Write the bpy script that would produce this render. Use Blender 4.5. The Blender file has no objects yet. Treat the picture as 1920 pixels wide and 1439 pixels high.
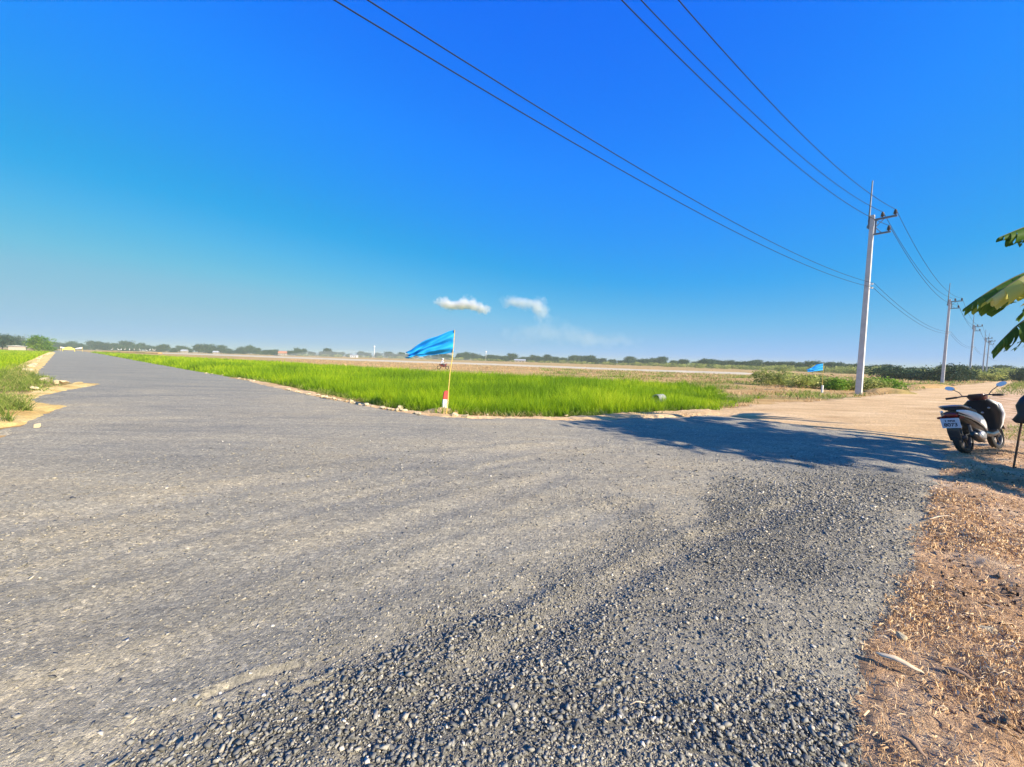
import bpy, bmesh, math, random
import numpy as np
from mathutils import Vector, Matrix
R = math.radians
random.seed(7)
rng = np.random.default_rng(11)
scene = bpy.context.scene
COL = scene.collection

# ------------------------------------------------------------------ camera
W0, H0, F = 1920.0, 1439.0, 721.0
CAMH = 1.45
PITCH = math.atan(44.0 / F)
ROLL = R(1.55)
fw = Vector((0, math.cos(PITCH), -math.sin(PITCH)))
up0 = Vector((0, math.sin(PITCH), math.cos(PITCH)))
rt0 = Vector((1, 0, 0))
rt = rt0 * math.cos(ROLL) + up0 * math.sin(ROLL)
up = up0 * math.cos(ROLL) - rt0 * math.sin(ROLL)
cam_d = bpy.data.cameras.new('camera')
cam = bpy.data.objects.new('camera', cam_d)
COL.objects.link(cam)
m = Matrix.Identity(4)
for i in range(3):
    m[i][0], m[i][1], m[i][2] = rt[i], up[i], -fw[i]
m[0][3], m[1][3], m[2][3] = 0, 0, CAMH
cam.matrix_world = m
cam_d.sensor_width = 36
cam_d.lens = 36 * F / W0
cam_d.clip_start = 0.05
cam_d.clip_end = 30000
scene.camera = cam

# ------------------------------------------------------------------ light
SUN_EL = R(30)
SUN_H = Vector((0.78, -0.62)).normalized()
sun_dir = Vector((SUN_H.x * math.cos(SUN_EL), SUN_H.y * math.cos(SUN_EL), math.sin(SUN_EL)))
world = bpy.data.worlds.new("World")
scene.world = world
world.use_nodes = True
wn, wl = world.node_tree.nodes, world.node_tree.links
wn.clear()
sky = wn.new('ShaderNodeTexSky'); sky.sky_type = 'NISHITA'; sky.sun_disc = False
sky.sun_elevation = SUN_EL
sky.sun_rotation = math.atan2(SUN_H.x, SUN_H.y)
sky.air_density = 1.0; sky.dust_density = 0.6; sky.ozone_density = 3.5
# the photograph's sky is deeper and more even than the physical one: one tone curve per channel
sep = wn.new('ShaderNodeSeparateColor'); comb = wn.new('ShaderNodeCombineColor')
wl.new(sky.outputs[0], sep.inputs[0])
SKYC = (((0.4, 0.0), (0.7, 0.002), (1.9, 0.018), (2.6, 0.09), (3.8, 0.22), (5.3, 0.29), (9, 0.33), (13, 0.7), (24, 1.7)),
        ((0.7, 0.08), (1.2, 0.165), (1.8, 0.26), (3.3, 0.39), (4.3, 0.48), (5.2, 0.53), (9, 0.55), (13, 0.65), (24, 1.4)),
        ((1.6, 0.50), (2.3, 0.97), (3.3, 1.03), (5.2, 0.85), (6.5, 0.84), (8, 0.75), (9.5, 0.68), (13, 0.62), (24, 1.1)))
for i, pts in enumerate(SKYC):
    sc_ = wn.new('ShaderNodeMath'); sc_.operation = 'MULTIPLY'; sc_.inputs[1].default_value = 0.04
    fc = wn.new('ShaderNodeFloatCurve'); cv = fc.mapping.curves[0]
    pts = [(x_ / 25, y_ / 2) for x_, y_ in pts]
    cv.points[0].location = pts[0]; cv.points[1].location = pts[-1]
    for q in pts[1:-1]: cv.points.new(*q)
    for q in cv.points: q.handle_type = 'VECTOR'
    fc.mapping.update()
    sc2 = wn.new('ShaderNodeMath'); sc2.operation = 'MULTIPLY'; sc2.inputs[1].default_value = 2.0
    wl.new(sep.outputs[i], sc_.inputs[0]); wl.new(sc_.outputs[0], fc.inputs['Value']); wl.new(fc.outputs[0], sc2.inputs[0]); wl.new(sc2.outputs[0], comb.inputs[i])
bg = wn.new('ShaderNodeBackground'); bg.inputs['Strength'].default_value = 0.5
wo = wn.new('ShaderNodeOutputWorld')
wl.new(comb.outputs[0], bg.inputs[0]); wl.new(bg.outputs[0], wo.inputs[0])
sl = bpy.data.lights.new('sun', 'SUN'); sl.energy = 5.0; sl.angle = R(0.5); sl.color = (1.0, 0.90, 0.76)
so = bpy.data.objects.new('sun', sl); COL.objects.link(so)
so.rotation_euler = sun_dir.to_track_quat('Z', 'Y').to_euler(); so.location = (30, -20, 40)
scene.view_settings.view_transform = 'Standard'
scene.view_settings.look = 'None'
scene.view_settings.exposure = 1.0
scene.view_settings.gamma = 1
scene.cycles.max_bounces = 6
scene.cycles.volume_bounces = 2
scene.cycles.transparent_max_bounces = 8

# ------------------------------------------------------------------ helpers
def ray(px, py):
    d = fw + rt * ((px - W0 / 2) / F) - up * ((py - H0 / 2) / F)
    return d
def G(px, py, z=0.0):
    """point of the plane z seen at photo pixel px, py"""
    d = ray(px, py)
    t = (z - CAMH) / d.z
    return Vector((d.x * t, d.y * t, z))
def D(px, py, depth):
    """point at world depth y = depth seen at photo pixel"""
    d = ray(px, py); t = depth / d.y
    return Vector((d.x * t, depth, CAMH + d.z * t))
def hor(px):
    return 675.2 + (px - 960) * 0.02706
def XY(px, depth):
    return D(px, hor(px), depth).xy

def link(o, parent=None):
    COL.objects.link(o)
    if parent is not None: o.parent = parent
    return o
def tag(o, label=None, cat=None, group=None, kind=None):
    if label: o['label'] = label
    if cat: o['category'] = cat
    if group: o['group'] = group
    if kind: o['kind'] = kind
    return o
def empty(name, loc=(0, 0, 0), rz=0.0, label=None, cat=None, group=None):
    o = bpy.data.objects.new(name, None); COL.objects.link(o)
    o.empty_display_size = 0.2
    o.location = loc; o.rotation_euler = (0, 0, rz)
    return tag(o, label, cat, group)
def copy_tree(o, parent=None):
    c = o.copy(); COL.objects.link(c)
    c.parent = parent
    for ch in o.children: copy_tree(ch, c)
    return c

def npmesh(name, V, Fq, mat, smooth=False, attrs=None, parent=None):
    """V (n,3), Fq list of (k,3) or (k,4) arrays"""
    me = bpy.data.meshes.new(name)
    if not isinstance(Fq, (list, tuple)): Fq = [Fq]
    V = np.asarray(V, dtype=np.float32)
    me.vertices.add(len(V)); me.vertices.foreach_set('co', V.ravel())
    loops = np.concatenate([f.ravel() for f in Fq]).astype(np.int32)
    sizes = np.concatenate([np.full(len(f), f.shape[1], dtype=np.int32) for f in Fq])
    starts = np.concatenate([[0], np.cumsum(sizes)[:-1]]).astype(np.int32)
    me.loops.add(len(loops)); me.loops.foreach_set('vertex_index', loops)
    me.polygons.add(len(sizes)); me.polygons.foreach_set('loop_start', starts)
    me.update(calc_edges=True)
    if smooth: me.polygons.foreach_set('use_smooth', np.ones(len(sizes), dtype=bool))
    if attrs:
        for k, a in attrs.items():
            at = me.attributes.new(k, 'FLOAT', 'POINT'); at.data.foreach_set('value', np.asarray(a, dtype=np.float32))
    me.materials.append(mat)
    o = bpy.data.objects.new(name, me)
    return link(o, parent)

class MB:
    """collects shapes for one mesh"""
    def __init__(s): s.v = []; s.f = []; s.sm = []
    def add(s, v, f, smooth=False):
        n = len(s.v); s.v += [tuple(p) for p in v]
        for q in f: s.f.append([i + n for i in q]); s.sm.append(smooth)
    def box(s, c, d, rot=None, taper=None):
        c = Vector(c); x, y, z = d[0] / 2, d[1] / 2, d[2] / 2
        tx, ty = taper or (1, 1)
        P = [Vector(p) for p in ((-x, -y, -z), (x, -y, -z), (x, y, -z), (-x, y, -z), (-x * tx, -y * ty, z), (x * tx, -y * ty, z), (x * tx, y * ty, z), (-x * tx, y * ty, z))]
        if rot is not None: P = [rot @ p for p in P]
        s.add([p + c for p in P], [(0, 3, 2, 1), (4, 5, 6, 7), (0, 1, 5, 4), (1, 2, 6, 5), (2, 3, 7, 6), (3, 0, 4, 7)])
    def tube(s, pts, r, n=8, cap=True):
        pts = [Vector(p) for p in pts]
        rs = r if isinstance(r, (list, tuple)) else [r] * len(pts)
        rings = []; prev = None
        for i, p in enumerate(pts):
            a = pts[max(0, i - 1)]; b = pts[min(len(pts) - 1, i + 1)]
            t = (b - a).normalized()
            if prev is None:
                u = t.cross(Vector((0, 0, 1)))
                if u.length < 1e-3: u = t.cross(Vector((1, 0, 0)))
            else: u = prev - t * prev.dot(t)
            u.normalize(); prev = u; w = t.cross(u)
            rings.append([p + (u * math.cos(k * 2 * math.pi / n) + w * math.sin(k * 2 * math.pi / n)) * rs[i] for k in range(n)])
        V = [q for rg in rings for q in rg]; Fc = []
        for i in range(len(pts) - 1):
            for k in range(n):
                a = i * n + k; b = i * n + (k + 1) % n
                Fc.append((a, b, b + n, a + n))
        s.add(V, Fc, True)
        if cap:
            s.add(rings[0], [tuple(range(n))[::-1]]); s.add(rings[-1], [tuple(range(n))])
    def loft(s, secs, n=14, p=2.5, cap=True):
        """secs: (center, side vector, up vector, half width, half height)"""
        rings = []
        for c, u, w, a, b in secs:
            c, u, w = Vector(c), Vector(u).normalized(), Vector(w).normalized()
            rg = []
            for k in range(n):
                t = 2 * math.pi * k / n
                ct, st = math.cos(t), math.sin(t)
                rg.append(c + u * a * math.copysign(abs(ct) ** (2 / p), ct) + w * b * math.copysign(abs(st) ** (2 / p), st))
            rings.append(rg)
        V = [q for rg in rings for q in rg]; Fc = []
        for i in range(len(rings) - 1):
            for k in range(n):
                a = i * n + k; b = i * n + (k + 1) % n
                Fc.append((a, b, b + n, a + n))
        s.add(V, Fc, True)
        if cap:
            s.add(rings[0], [tuple(range(n))[::-1]]); s.add(rings[-1], [tuple(range(n))])
    def lathe(s, c, axis, prof, n=20):
        c = Vector(c); ax = Vector(axis).normalized()
        u = ax.cross(Vector((0, 0, 1)))
        if u.length < 1e-3: u = Vector((1, 0, 0))
        u.normalize(); w = ax.cross(u)
        V = []; Fc = []
        for (r, h) in prof:
            for k in range(n):
                t = 2 * math.pi * k / n
                V.append(c + ax * h + (u * math.cos(t) + w * math.sin(t)) * r)
        for i in range(len(prof) - 1):
            for k in range(n):
                a = i * n + k; b = i * n + (k + 1) % n
                Fc.append((a, b, b + n, a + n))
        s.add(V, Fc, True)
    def plate(s, outline, t, axis='y', off=0.0):
        """extruded outline; outline in the two other axes"""
        V = []
        for sg in (-1, 1):
            for a, b in outline:
                V.append((a, off + sg * t / 2, b) if axis == 'y' else ((off + sg * t / 2, a, b) if axis == 'x' else (a, b, off + sg * t / 2)))
        n = len(outline)
        Fc = [tuple(range(n))[::-1], tuple(range(n, 2 * n))]
        for k in range(n): Fc.append((k, (k + 1) % n, (k + 1) % n + n, k + n))
        s.add(V, Fc)
    def build(s, name, mat, parent=None, bevel=0.0):
        me = bpy.data.meshes.new(name); me.from_pydata(s.v, [], s.f)
        me.polygons.foreach_set('use_smooth', s.sm)
        bm = bmesh.new(); bm.from_mesh(me); bmesh.ops.recalc_face_normals(bm, faces=bm.faces); bm.to_mesh(me); bm.free()
        me.materials.append(mat)
        o = link(bpy.data.objects.new(name, me), parent)
        if bevel:
            b = o.modifiers.new('bevel', 'BEVEL'); b.width = bevel; b.segments = 2; b.limit_method = 'ANGLE'
        return o

# value noise on numpy arrays
_perm = np.random.default_rng(3).random((256, 256))
def vnoise(x, y):
    xi = np.floor(x).astype(int); yi = np.floor(y).astype(int)
    fx = x - xi; fy = y - yi
    fx = fx * fx * (3 - 2 * fx); fy = fy * fy * (3 - 2 * fy)
    g = lambda a, b: _perm[a & 255, b & 255]
    return (g(xi, yi) * (1 - fx) + g(xi + 1, yi) * fx) * (1 - fy) + (g(xi, yi + 1) * (1 - fx) + g(xi + 1, yi + 1) * fx) * fy
def fbm(x, y, o=4):
    s = 0; a = 0.5
    for k in range(o):
        s = s + a * vnoise(x * 2 ** k + 17.3 * k, y * 2 ** k - 9.1 * k); a *= 0.5
    return s / (1 - 0.5 ** o)
def sdf(P, x, y):
    """signed distance to polygon, positive inside"""
    P = np.asarray(P, dtype=float); n = len(P)
    d = np.full(x.shape, 1e18); inside = np.zeros(x.shape, bool)
    for i in range(n):
        ax, ay = P[i]; bx, by = P[(i + 1) % n]
        ex, ey = bx - ax, by - ay
        t = np.clip(((x - ax) * ex + (y - ay) * ey) / (ex * ex + ey * ey + 1e-12), 0, 1)
        d = np.minimum(d, (x - ax - t * ex) ** 2 + (y - ay - t * ey) ** 2)
        c = ((ay > y) != (by > y))
        with np.errstate(divide='ignore', invalid='ignore'):
            xx = (bx - ax) * (y - ay) / (by - ay if by != ay else 1e-9) + ax
        inside ^= c & (x < xx)
    return np.where(inside, 1, -1) * np.sqrt(d)
def sstep(a, b, x):
    t = np.clip((x - a) / (b - a), 0, 1); return t * t * (3 - 2 * t)
def gp(pts, z=0.0):
    return [tuple(G(a, b, z).xy) for a, b in pts]

# ------------------------------------------------------------------ materials
def mat_new(name):
    m = bpy.data.materials.new(name); m.use_nodes = True
    nt = m.node_tree; b = nt.nodes['Principled BSDF']
    return m, nt, b
def N(nt, t, **kw):
    n = nt.nodes.new(t)
    for k, v in kw.items():
        if k in n.inputs.keys(): n.inputs[k].default_value = v
        else: setattr(n, k, v)
    return n
def ramp(nt, fac, stops, interp='LINEAR'):
    r = nt.nodes.new('ShaderNodeValToRGB'); r.color_ramp.interpolation = interp
    e = r.color_ramp.elements
    while len(e) < len(stops): e.new(0.5)
    for i, (p, c) in enumerate(stops):
        e[i].position = p; e[i].color = (*c, 1) if len(c) == 3 else c
    nt.links.new(fac, r.inputs[0]); return r.outputs[0]
def mix(nt, fac, a, b, mode='MIX'):
    n = nt.nodes.new('ShaderNodeMix'); n.data_type = 'RGBA'; n.blend_type = mode
    for sock, v in ((n.inputs[0], fac), (n.inputs[6], a), (n.inputs[7], b)):
        if isinstance(v, bpy.types.NodeSocket): nt.links.new(v, sock)
        elif isinstance(v, (int, float)): sock.default_value = v
        else: sock.default_value = (*v, 1)
    return n.outputs[2]
def noise(nt, vec, scale, detail=4, rough=0.55, dist=0.0):
    n = N(nt, 'ShaderNodeTexNoise', Scale=scale, Detail=detail, Roughness=rough, Distortion=dist)
    nt.links.new(vec, n.inputs['Vector']); return n.outputs[0]
def mapping(nt, vec, scale=(1, 1, 1), rot=(0, 0, 0)):
    n = nt.nodes.new('ShaderNodeMapping'); n.inputs['Scale'].default_value = scale; n.inputs['Rotation'].default_value = rot
    nt.links.new(vec, n.inputs[0]); return n.outputs[0]
def pos(nt): return nt.nodes.new('ShaderNodeNewGeometry').outputs['Position']
def objc(nt): return nt.nodes.new('ShaderNodeTexCoord').outputs['Object']
def math_(nt, op, a, b=None):
    n = nt.nodes.new('ShaderNodeMath'); n.operation = op
    for s, v in zip(n.inputs, (a, b)):
        if v is None: continue
        if isinstance(v, bpy.types.NodeSocket): nt.links.new(v, s)
        else: s.default_value = v
    return n.outputs[0]
def bump(nt, h, strength, dist, b):
    n = nt.nodes.new('ShaderNodeBump'); n.inputs['Strength'].default_value = strength; n.inputs['Distance'].default_value = dist
    nt.links.new(h, n.inputs['Height']); nt.links.new(n.outputs[0], b.inputs['Normal']); return n

def simple(name, col, rough=0.6, metal=0.0, var=0.15, scale=8.0, bmp=0.0, coat=0.0, dark=None):
    m, nt, b = mat_new(name)
    c = objc(nt); f = noise(nt, c, scale, 5)
    d = dark or tuple(x * (1 - var * 1.6) for x in col)
    cc = ramp(nt, f, [(0.3, d), (0.7, tuple(min(1, x * (1 + var * 0.6)) for x in col))])
    nt.links.new(cc, b.inputs['Base Color'])
    b.inputs['Roughness'].default_value = rough; b.inputs['Metallic'].default_value = metal
    b.inputs['Coat Weight'].default_value = coat
    if bmp: bump(nt, noise(nt, c, scale * 6, 4), 0.5, bmp, b)
    return m

def leafmat(name, stops, trans=0.35, attr='tint', rough=0.5):
    """leaf colour runs over a per-leaf value"""
    m, nt, b = mat_new(name)
    a = nt.nodes.new('ShaderNodeAttribute'); a.attribute_name = attr
    c = ramp(nt, a.outputs['Fac'], stops)
    info = nt.nodes.new('ShaderNodeObjectInfo')
    h = nt.nodes.new('ShaderNodeHueSaturation')
    nt.links.new(c, h.inputs['Color'])
    v = nt.nodes.new('ShaderNodeMapRange'); v.inputs[3].default_value = 0.8; v.inputs[4].default_value = 1.2
    nt.links.new(info.outputs['Random'], v.inputs[0]); nt.links.new(v.outputs[0], h.inputs['Value'])
    c = h.outputs[0]
    nt.links.new(c, b.inputs['Base Color']); b.inputs['Roughness'].default_value = rough
    b.inputs['Specular IOR Level'].default_value = 0.12
    t = nt.nodes.new('ShaderNodeBsdfTranslucent'); nt.links.new(c, t.inputs[0])
    mx = nt.nodes.new('ShaderNodeMixShader'); mx.inputs[0].default_value = trans
    nt.links.new(b.outputs[0], mx.inputs[1]); nt.links.new(t.outputs[0], mx.inputs[2])
    nt.links.new(mx.outputs[0], nt.nodes['Material Output'].inputs[0])
    return m

# gravel road surface
def gravel_material():
    m, nt, b = mat_new('gravel_road')
    p = pos(nt)
    big = noise(nt, p, 0.22, 4, 0.6)
    tr = noise(nt, mapping(nt, p, (0.5, 5.5, 1), (0, 0, R(-38))), 0.8, 6, 0.65, 0.35)
    c = ramp(nt, big, [(0.30, (0.250, 0.232, 0.188)), (0.45, (0.292, 0.266, 0.205)), (0.58, (0.385, 0.330, 0.225)), (0.72, (0.300, 0.278, 0.220))])
    c = mix(nt, ramp(nt, tr, [(0.40, (0, 0, 0)), (0.66, (1, 1, 1))]), c, (0.375, 0.335, 0.245))
    a = nt.nodes.new('ShaderNodeAttribute'); a.attribute_name = 'coarse'
    c = mix(nt, a.outputs['Fac'], c, (0.17, 0.16, 0.13))
    w = nt.nodes.new('ShaderNodeAttribute'); w.attribute_name = 'far'
    c = mix(nt, w.outputs['Fac'], c, (0.285, 0.270, 0.210))
    tk = nt.nodes.new('ShaderNodeAttribute'); tk.attribute_name = 'track'
    c = mix(nt, math_(nt, 'MULTIPLY', tk.outputs['Fac'], 0.45), c, (0.37, 0.335, 0.26))
    h = None
    for sc, k in ((42, 1.0), (95, 0.7)):
        v = N(nt, 'ShaderNodeTexVoronoi', Scale=sc); nt.links.new(p, v.inputs['Vector'])
        g = nt.nodes.new('ShaderNodeSeparateColor'); nt.links.new(v.outputs['Color'], g.inputs[0])
        s = ramp(nt, g.outputs[0], [(0.0, (0.42, 0.43, 0.45)), (0.5, (0.95, 0.94, 0.92)), (0.85, (1.15, 1.12, 1.08)), (1.0, (2.1, 2.0, 1.8))])
        c = mix(nt, 0.48 * k, c, s, 'MULTIPLY')
        hh = math_(nt, 'MULTIPLY', math_(nt, 'SUBTRACT', 0.7, v.outputs['Distance']), g.outputs[1])
        h = hh if h is None else math_(nt, 'ADD', h, math_(nt, 'MULTIPLY', hh, 0.5))
    fine = noise(nt, p, 160, 3, 0.7)
    c = mix(nt, 0.6, c, ramp(nt, fine, [(0.3, (0.5, 0.5, 0.5)), (0.7, (1.4, 1.4, 1.4))]), 'MULTIPLY')
    pat = noise(nt, mapping(nt, p, (0.35, 1.6, 1), (0, 0, R(-42))), 0.55, 5, 0.6, 0.4)
    c = mix(nt, 0.8, c, ramp(nt, pat, [(0.36, (0.84, 0.85, 0.87)), (0.5, (1.0, 1.0, 1.0)), (0.64, (1.12, 1.09, 1.03))]), 'MULTIPLY')
    # scattered pale chips
    v = N(nt, 'ShaderNodeTexVoronoi', Scale=9.0); nt.links.new(p, v.inputs['Vector'])
    chip = ramp(nt, v.outputs['Distance'], [(0.06, (1, 1, 1)), (0.10, (0, 0, 0))])
    gate = ramp(nt, noise(nt, p, 1.7, 3), [(0.50, (0, 0, 0)), (0.62, (1, 1, 1))])
    c = mix(nt, mix(nt, 1.0, chip, gate, 'MULTIPLY'), c, (0.5, 0.46, 0.38))
    nt.links.new(c, b.inputs['Base Color']); b.inputs['Roughness'].default_value = 0.85
    b.inputs['Specular IOR Level'].default_value = 0.25
    h = math_(nt, 'ADD', h, math_(nt, 'MULTIPLY', fine, 0.6))
    h = math_(nt, 'ADD', h, math_(nt, 'MULTIPLY', tr, 0.8))
    bump(nt, h, 1.0, 0.012, b)
    return m

def soil_material(name, c0, c1, c2, straw=0.0, stretch=(1, 1, 1), rot=0.0, sc=1.0, bd=0.02, green=None):
    m, nt, b = mat_new(name)
    p = pos(nt)
    n1 = noise(nt, mapping(nt, p, stretch, (0, 0, rot)), 0.6 * sc, 7, 0.62, 0.3)
    c = ramp(nt, n1, [(0.30, c0), (0.5, c1), (0.70, c2)])
    n2 = noise(nt, p, 14 * sc, 6, 0.7)
    c = mix(nt, 0.7, c, ramp(nt, n2, [(0.32, (0.62, 0.58, 0.55)), (0.5, (1, 1, 1)), (0.7, (1.25, 1.22, 1.2))]), 'MULTIPLY')
    if green:
        g = noise(nt, mapping(nt, p, stretch, (0, 0, rot)), 0.23 * sc, 5, 0.6, 0.2)
        c = mix(nt, ramp(nt, g, [(0.5, (0, 0, 0)), (0.62, (0.85, 0.85, 0.85))]), c, green)
    n3 = noise(nt, p, 70 * sc, 4, 0.7)
    nt.links.new(c, b.inputs['Base Color']); b.inputs['Roughness'].default_value = 0.95
    b.inputs['Specular IOR Level'].default_value = 0.15
    h = math_(nt, 'ADD', math_(nt, 'MULTIPLY', n2, 2.5), n3)
    bump(nt, h, 0.9, bd, b)
    return m

M = {}
M['gravel'] = gravel_material()
M['ground'] = soil_material('dry_field', (0.34, 0.20, 0.07), (0.50, 0.31, 0.12), (0.60, 0.42, 0.19), stretch=(1, 3.5, 1), rot=R(-20), sc=0.35, green=(0.20, 0.19, 0.06))
M['dirt'] = soil_material('sandy_road', (0.50, 0.31, 0.145), (0.66, 0.445, 0.225), (0.78, 0.56, 0.31), stretch=(0.6, 2.2, 1), rot=R(-38), sc=1.0)
M['verge'] = soil_material('brown_soil', (0.42, 0.245, 0.125), (0.72, 0.465, 0.265), (0.88, 0.67, 0.44), sc=2.2, bd=0.03)
M['sand'] = soil_material('yellow_sand', (0.60, 0.33, 0.09), (0.80, 0.56, 0.20), (0.88, 0.70, 0.32), sc=2.0)
M['mud'] = simple('paddy_mud', (0.10, 0.10, 0.04), 0.9, scale=2)
M['pale'] = soil_material('pale_road', (0.40, 0.34, 0.22), (0.56, 0.48, 0.33), (0.64, 0.56, 0.42), sc=0.3)
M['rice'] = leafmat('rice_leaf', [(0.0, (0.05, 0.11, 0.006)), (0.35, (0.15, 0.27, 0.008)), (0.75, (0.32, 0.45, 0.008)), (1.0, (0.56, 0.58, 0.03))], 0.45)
M['weed'] = leafmat('weed_leaf', [(0.0, (0.06, 0.10, 0.02)), (0.5, (0.20, 0.28, 0.04)), (1.0, (0.48, 0.46, 0.14))], 0.4)
M['dry'] = leafmat('dry_straw', [(0.0, (0.24, 0.12, 0.05)), (0.5, (0.60, 0.38, 0.18)), (1.0, (0.88, 0.68, 0.40))], 0.15)
M['tree'] = leafmat('tree_leaf', [(0.0, (0.010, 0.030, 0.018)), (0.5, (0.026, 0.060, 0.030)), (1.0, (0.08, 0.125, 0.04))], 0.2)
M['tree_lime'] = leafmat('lime_tree_leaf', [(0.0, (0.05, 0.12, 0.01)), (0.5, (0.14, 0.28, 0.02)), (1.0, (0.34, 0.46, 0.04))], 0.35)
M['bush'] = leafmat('bush_leaf', [(0.0, (0.12, 0.16, 0.035)), (0.5, (0.31, 0.36, 0.08)), (1.0, (0.58, 0.56, 0.19))], 0.4)
M['bark'] = simple('bark', (0.16, 0.11, 0.07), 0.9, bmp=0.01)
M['rock'] = simple('limestone', (0.62, 0.50, 0.30), 0.9, var=0.3, scale=10, bmp=0.01)
M['concrete'] = simple('pole_concrete', (0.56, 0.55, 0.53), 0.8, scale=3, var=0.12, bmp=0.002)
M['steel'] = simple('galvanised_steel', (0.20, 0.21, 0.22), 0.5, 0.6, scale=6)
M['porcelain'] = simple('brown_porcelain', (0.035, 0.018, 0.012), 0.3, scale=5)
M['wire'] = simple('wire', (0.008, 0.010, 0.016), 0.9)
M['flag'] = simple('blue_cloth', (0.005, 0.32, 0.72), 0.75, var=0.08, scale=5)
M['bamboo'] = simple('bamboo', (0.72, 0.50, 0.12), 0.6, var=0.2, scale=12)
M['white'] = simple('white_paint', (0.80, 0.78, 0.74), 0.6, var=0.1)
M['red'] = simple('red_paint', (0.66, 0.05, 0.035), 0.6, var=0.2)

# ------------------------------------------------------------------ the plan of the place
gravel_px = [(112, 655.6), (99, 667), (88, 680), (80, 692), (74, 704), (120, 714), (182, 722), (120, 733), (66, 746), (84, 758), (120, 766), (80, 781), (30, 803), (0, 826), (-60, 850), (-400, 960)]
right_px = [(1606, 1439), (1655, 1300), (1700, 1190), (1728, 1090), (1745, 1010), (1765, 930), (1782, 882), (1795, 850), (1720, 829), (1640, 817), (1500, 800), (1420, 789), (1340, 783), (1200, 785), (1100, 790), (1040, 788), (950, 785), (830, 783), (760, 775), (680, 762), (600, 744), (520, 728), (470, 717), (400, 704), (330, 692), (250, 677), (185, 664.5), (135, 656.5)]
P_gravel = gp(gravel_px) + [(-6, 3), (-6, -6), (2.2, -6), (1.35, 0)] + gp(right_px)
dirt_px = [(1795, 852), (1700, 826), (1600, 812), (1500, 799), (1340, 781), (1220, 776), (1330, 768), (1460, 757), (1560, 750), (1640, 742), (1700, 735), (1770, 726), (1840, 719), (1880, 714.5), (1896, 714), (1900, 718), (1885, 726), (1868, 735), (1850, 752), (1840, 780), (1830, 830)]
P_dirt = gp(dirt_px)
P_dirt_wide = P_dirt
verge_px = [(1640, 1460), (1640, 1300), (1690, 1190), (1716, 1090), (1735, 1010), (1755, 930), (1772, 882), (1785, 845), (1800, 800), (1840, 760), (1868, 738), (1900, 724)]
P_verge = [(1.3, -4)] + gp(verge_px) + [(60, 38), (60, -4)]
rice_near = [(150, 657.8), (185, 662), (250, 673), (330, 687), (400, 698), (470, 710), (520, 719), (600, 735), (680, 753), (760, 768), (835, 775), (950, 780), (1060, 779), (1150, 776), (1260, 771), (1340, 766), (1395, 752), (1425, 744)]
rice_far = [(1385, 735), (1335, 716), (1280, 711), (1100, 704), (960, 699), (880, 696), (820, 692), (620, 681), (440, 672), (330, 667), (250, 662.6), (190, 659.2)]
P_rice = gp(rice_near) + gp(rice_far, 0.42)
left_near = [(100, 657.5), (84, 664), (72, 672), (58, 680), (38, 692), (10, 706), (-20, 730), (-120, 760)]
P_left = gp(left_near) + [(-60, 12), (-260, 40), (-330, 200)]

def zfield(x, y):
    """natural ground level"""
    s1 = sdf(P_rice, x, y); s2 = sdf(P_left, x, y)
    dd = np.hypot(x, y)
    z = -0.025 - 0.30 * sstep(-0.1, 0.9, s1) - 0.30 * sstep(-0.1, 0.9, s2)
    z = z - 0.28 * sstep(0, 10, (-0.55 * x + 0.83 * y) - 26) * (1 - sstep(0, 1, s1)) * (sdf(P_dirt, x, y) < -2)
    z = z + (fbm(x * 0.7, y * 0.7) - 0.5) * 0.05 * (dd < 300)
    return np.maximum(z, -0.40)
def edge_noise(x, y):
    return (fbm(x * 1.3, y * 1.3, 5) - 0.5) * 0.60 + (fbm(x * 6, y * 6, 4) - 0.5) * 0.28
ruts_dir = (G(900, 1180) - G(300, 1340)).xy.normalized()
def zgravel(x, y, s=None):
    if s is None: s = sdf(P_gravel, x, y)
    d = np.hypot(x, y)
    e = s + edge_noise(x, y) * np.clip(d / 8, 0.25, 1.4)
    z = 0.012 + 0.028 * sstep(-0.05, 0.5, e) - 0.10 * sstep(0.0, 0.35, -e)
    u = x * ruts_dir[0] + y * ruts_dir[1]; v = -x * ruts_dir[1] + y * ruts_dir[0]
    z = z + (fbm(u * 0.35, v * 2.2, 4) - 0.5) * 0.035 + (fbm(x * 0.25, y * 0.25, 2) - 0.5) * 0.05
    z = z + (fbm(x * 9, y * 9, 3) - 0.5) * 0.014
    return z + rut_fields(x, y)[0]
RUTS = [([(1215, 872), (1290, 886), (1350, 898), (1402, 908)], 0.035, 0.022), ([(390, 1312), (480, 1275), (560, 1255)], 0.018, 0.016), ([(560, 1303), (620, 1280)], 0.018, 0.014),
        ([(-200, 1420), (0, 1345), (300, 1250), (600, 1150), (900, 1040), (1200, 950)], 0.13, 0.012), ([(-200, 1280), (0, 1215), (300, 1130), (600, 1035), (850, 960), (1050, 900)], 0.16, 0.014),
        ([(0, 1000), (200, 965), (500, 915), (800, 870), (1100, 835)], 0.22, 0.014), ([(1180, 800), (1400, 832), (1560, 862)], 0.12, 0.02), ([(1250, 800), (1480, 832), (1640, 862)], 0.12, 0.018),
        ([(-50, 1120), (250, 1040), (560, 965), (820, 905), (1000, 865)], 0.10, 0.008), ([(700, 1420), (860, 1300), (1100, 1130), (1300, 1030), (1500, 950)], 0.10, 0.016), ([(140, 1439), (420, 1330), (760, 1205), (1000, 1110)], 0.08, 0.008)]
RUTS = [([G(*q) for q in l], w_, d_) for l, w_, d_ in RUTS]
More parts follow.
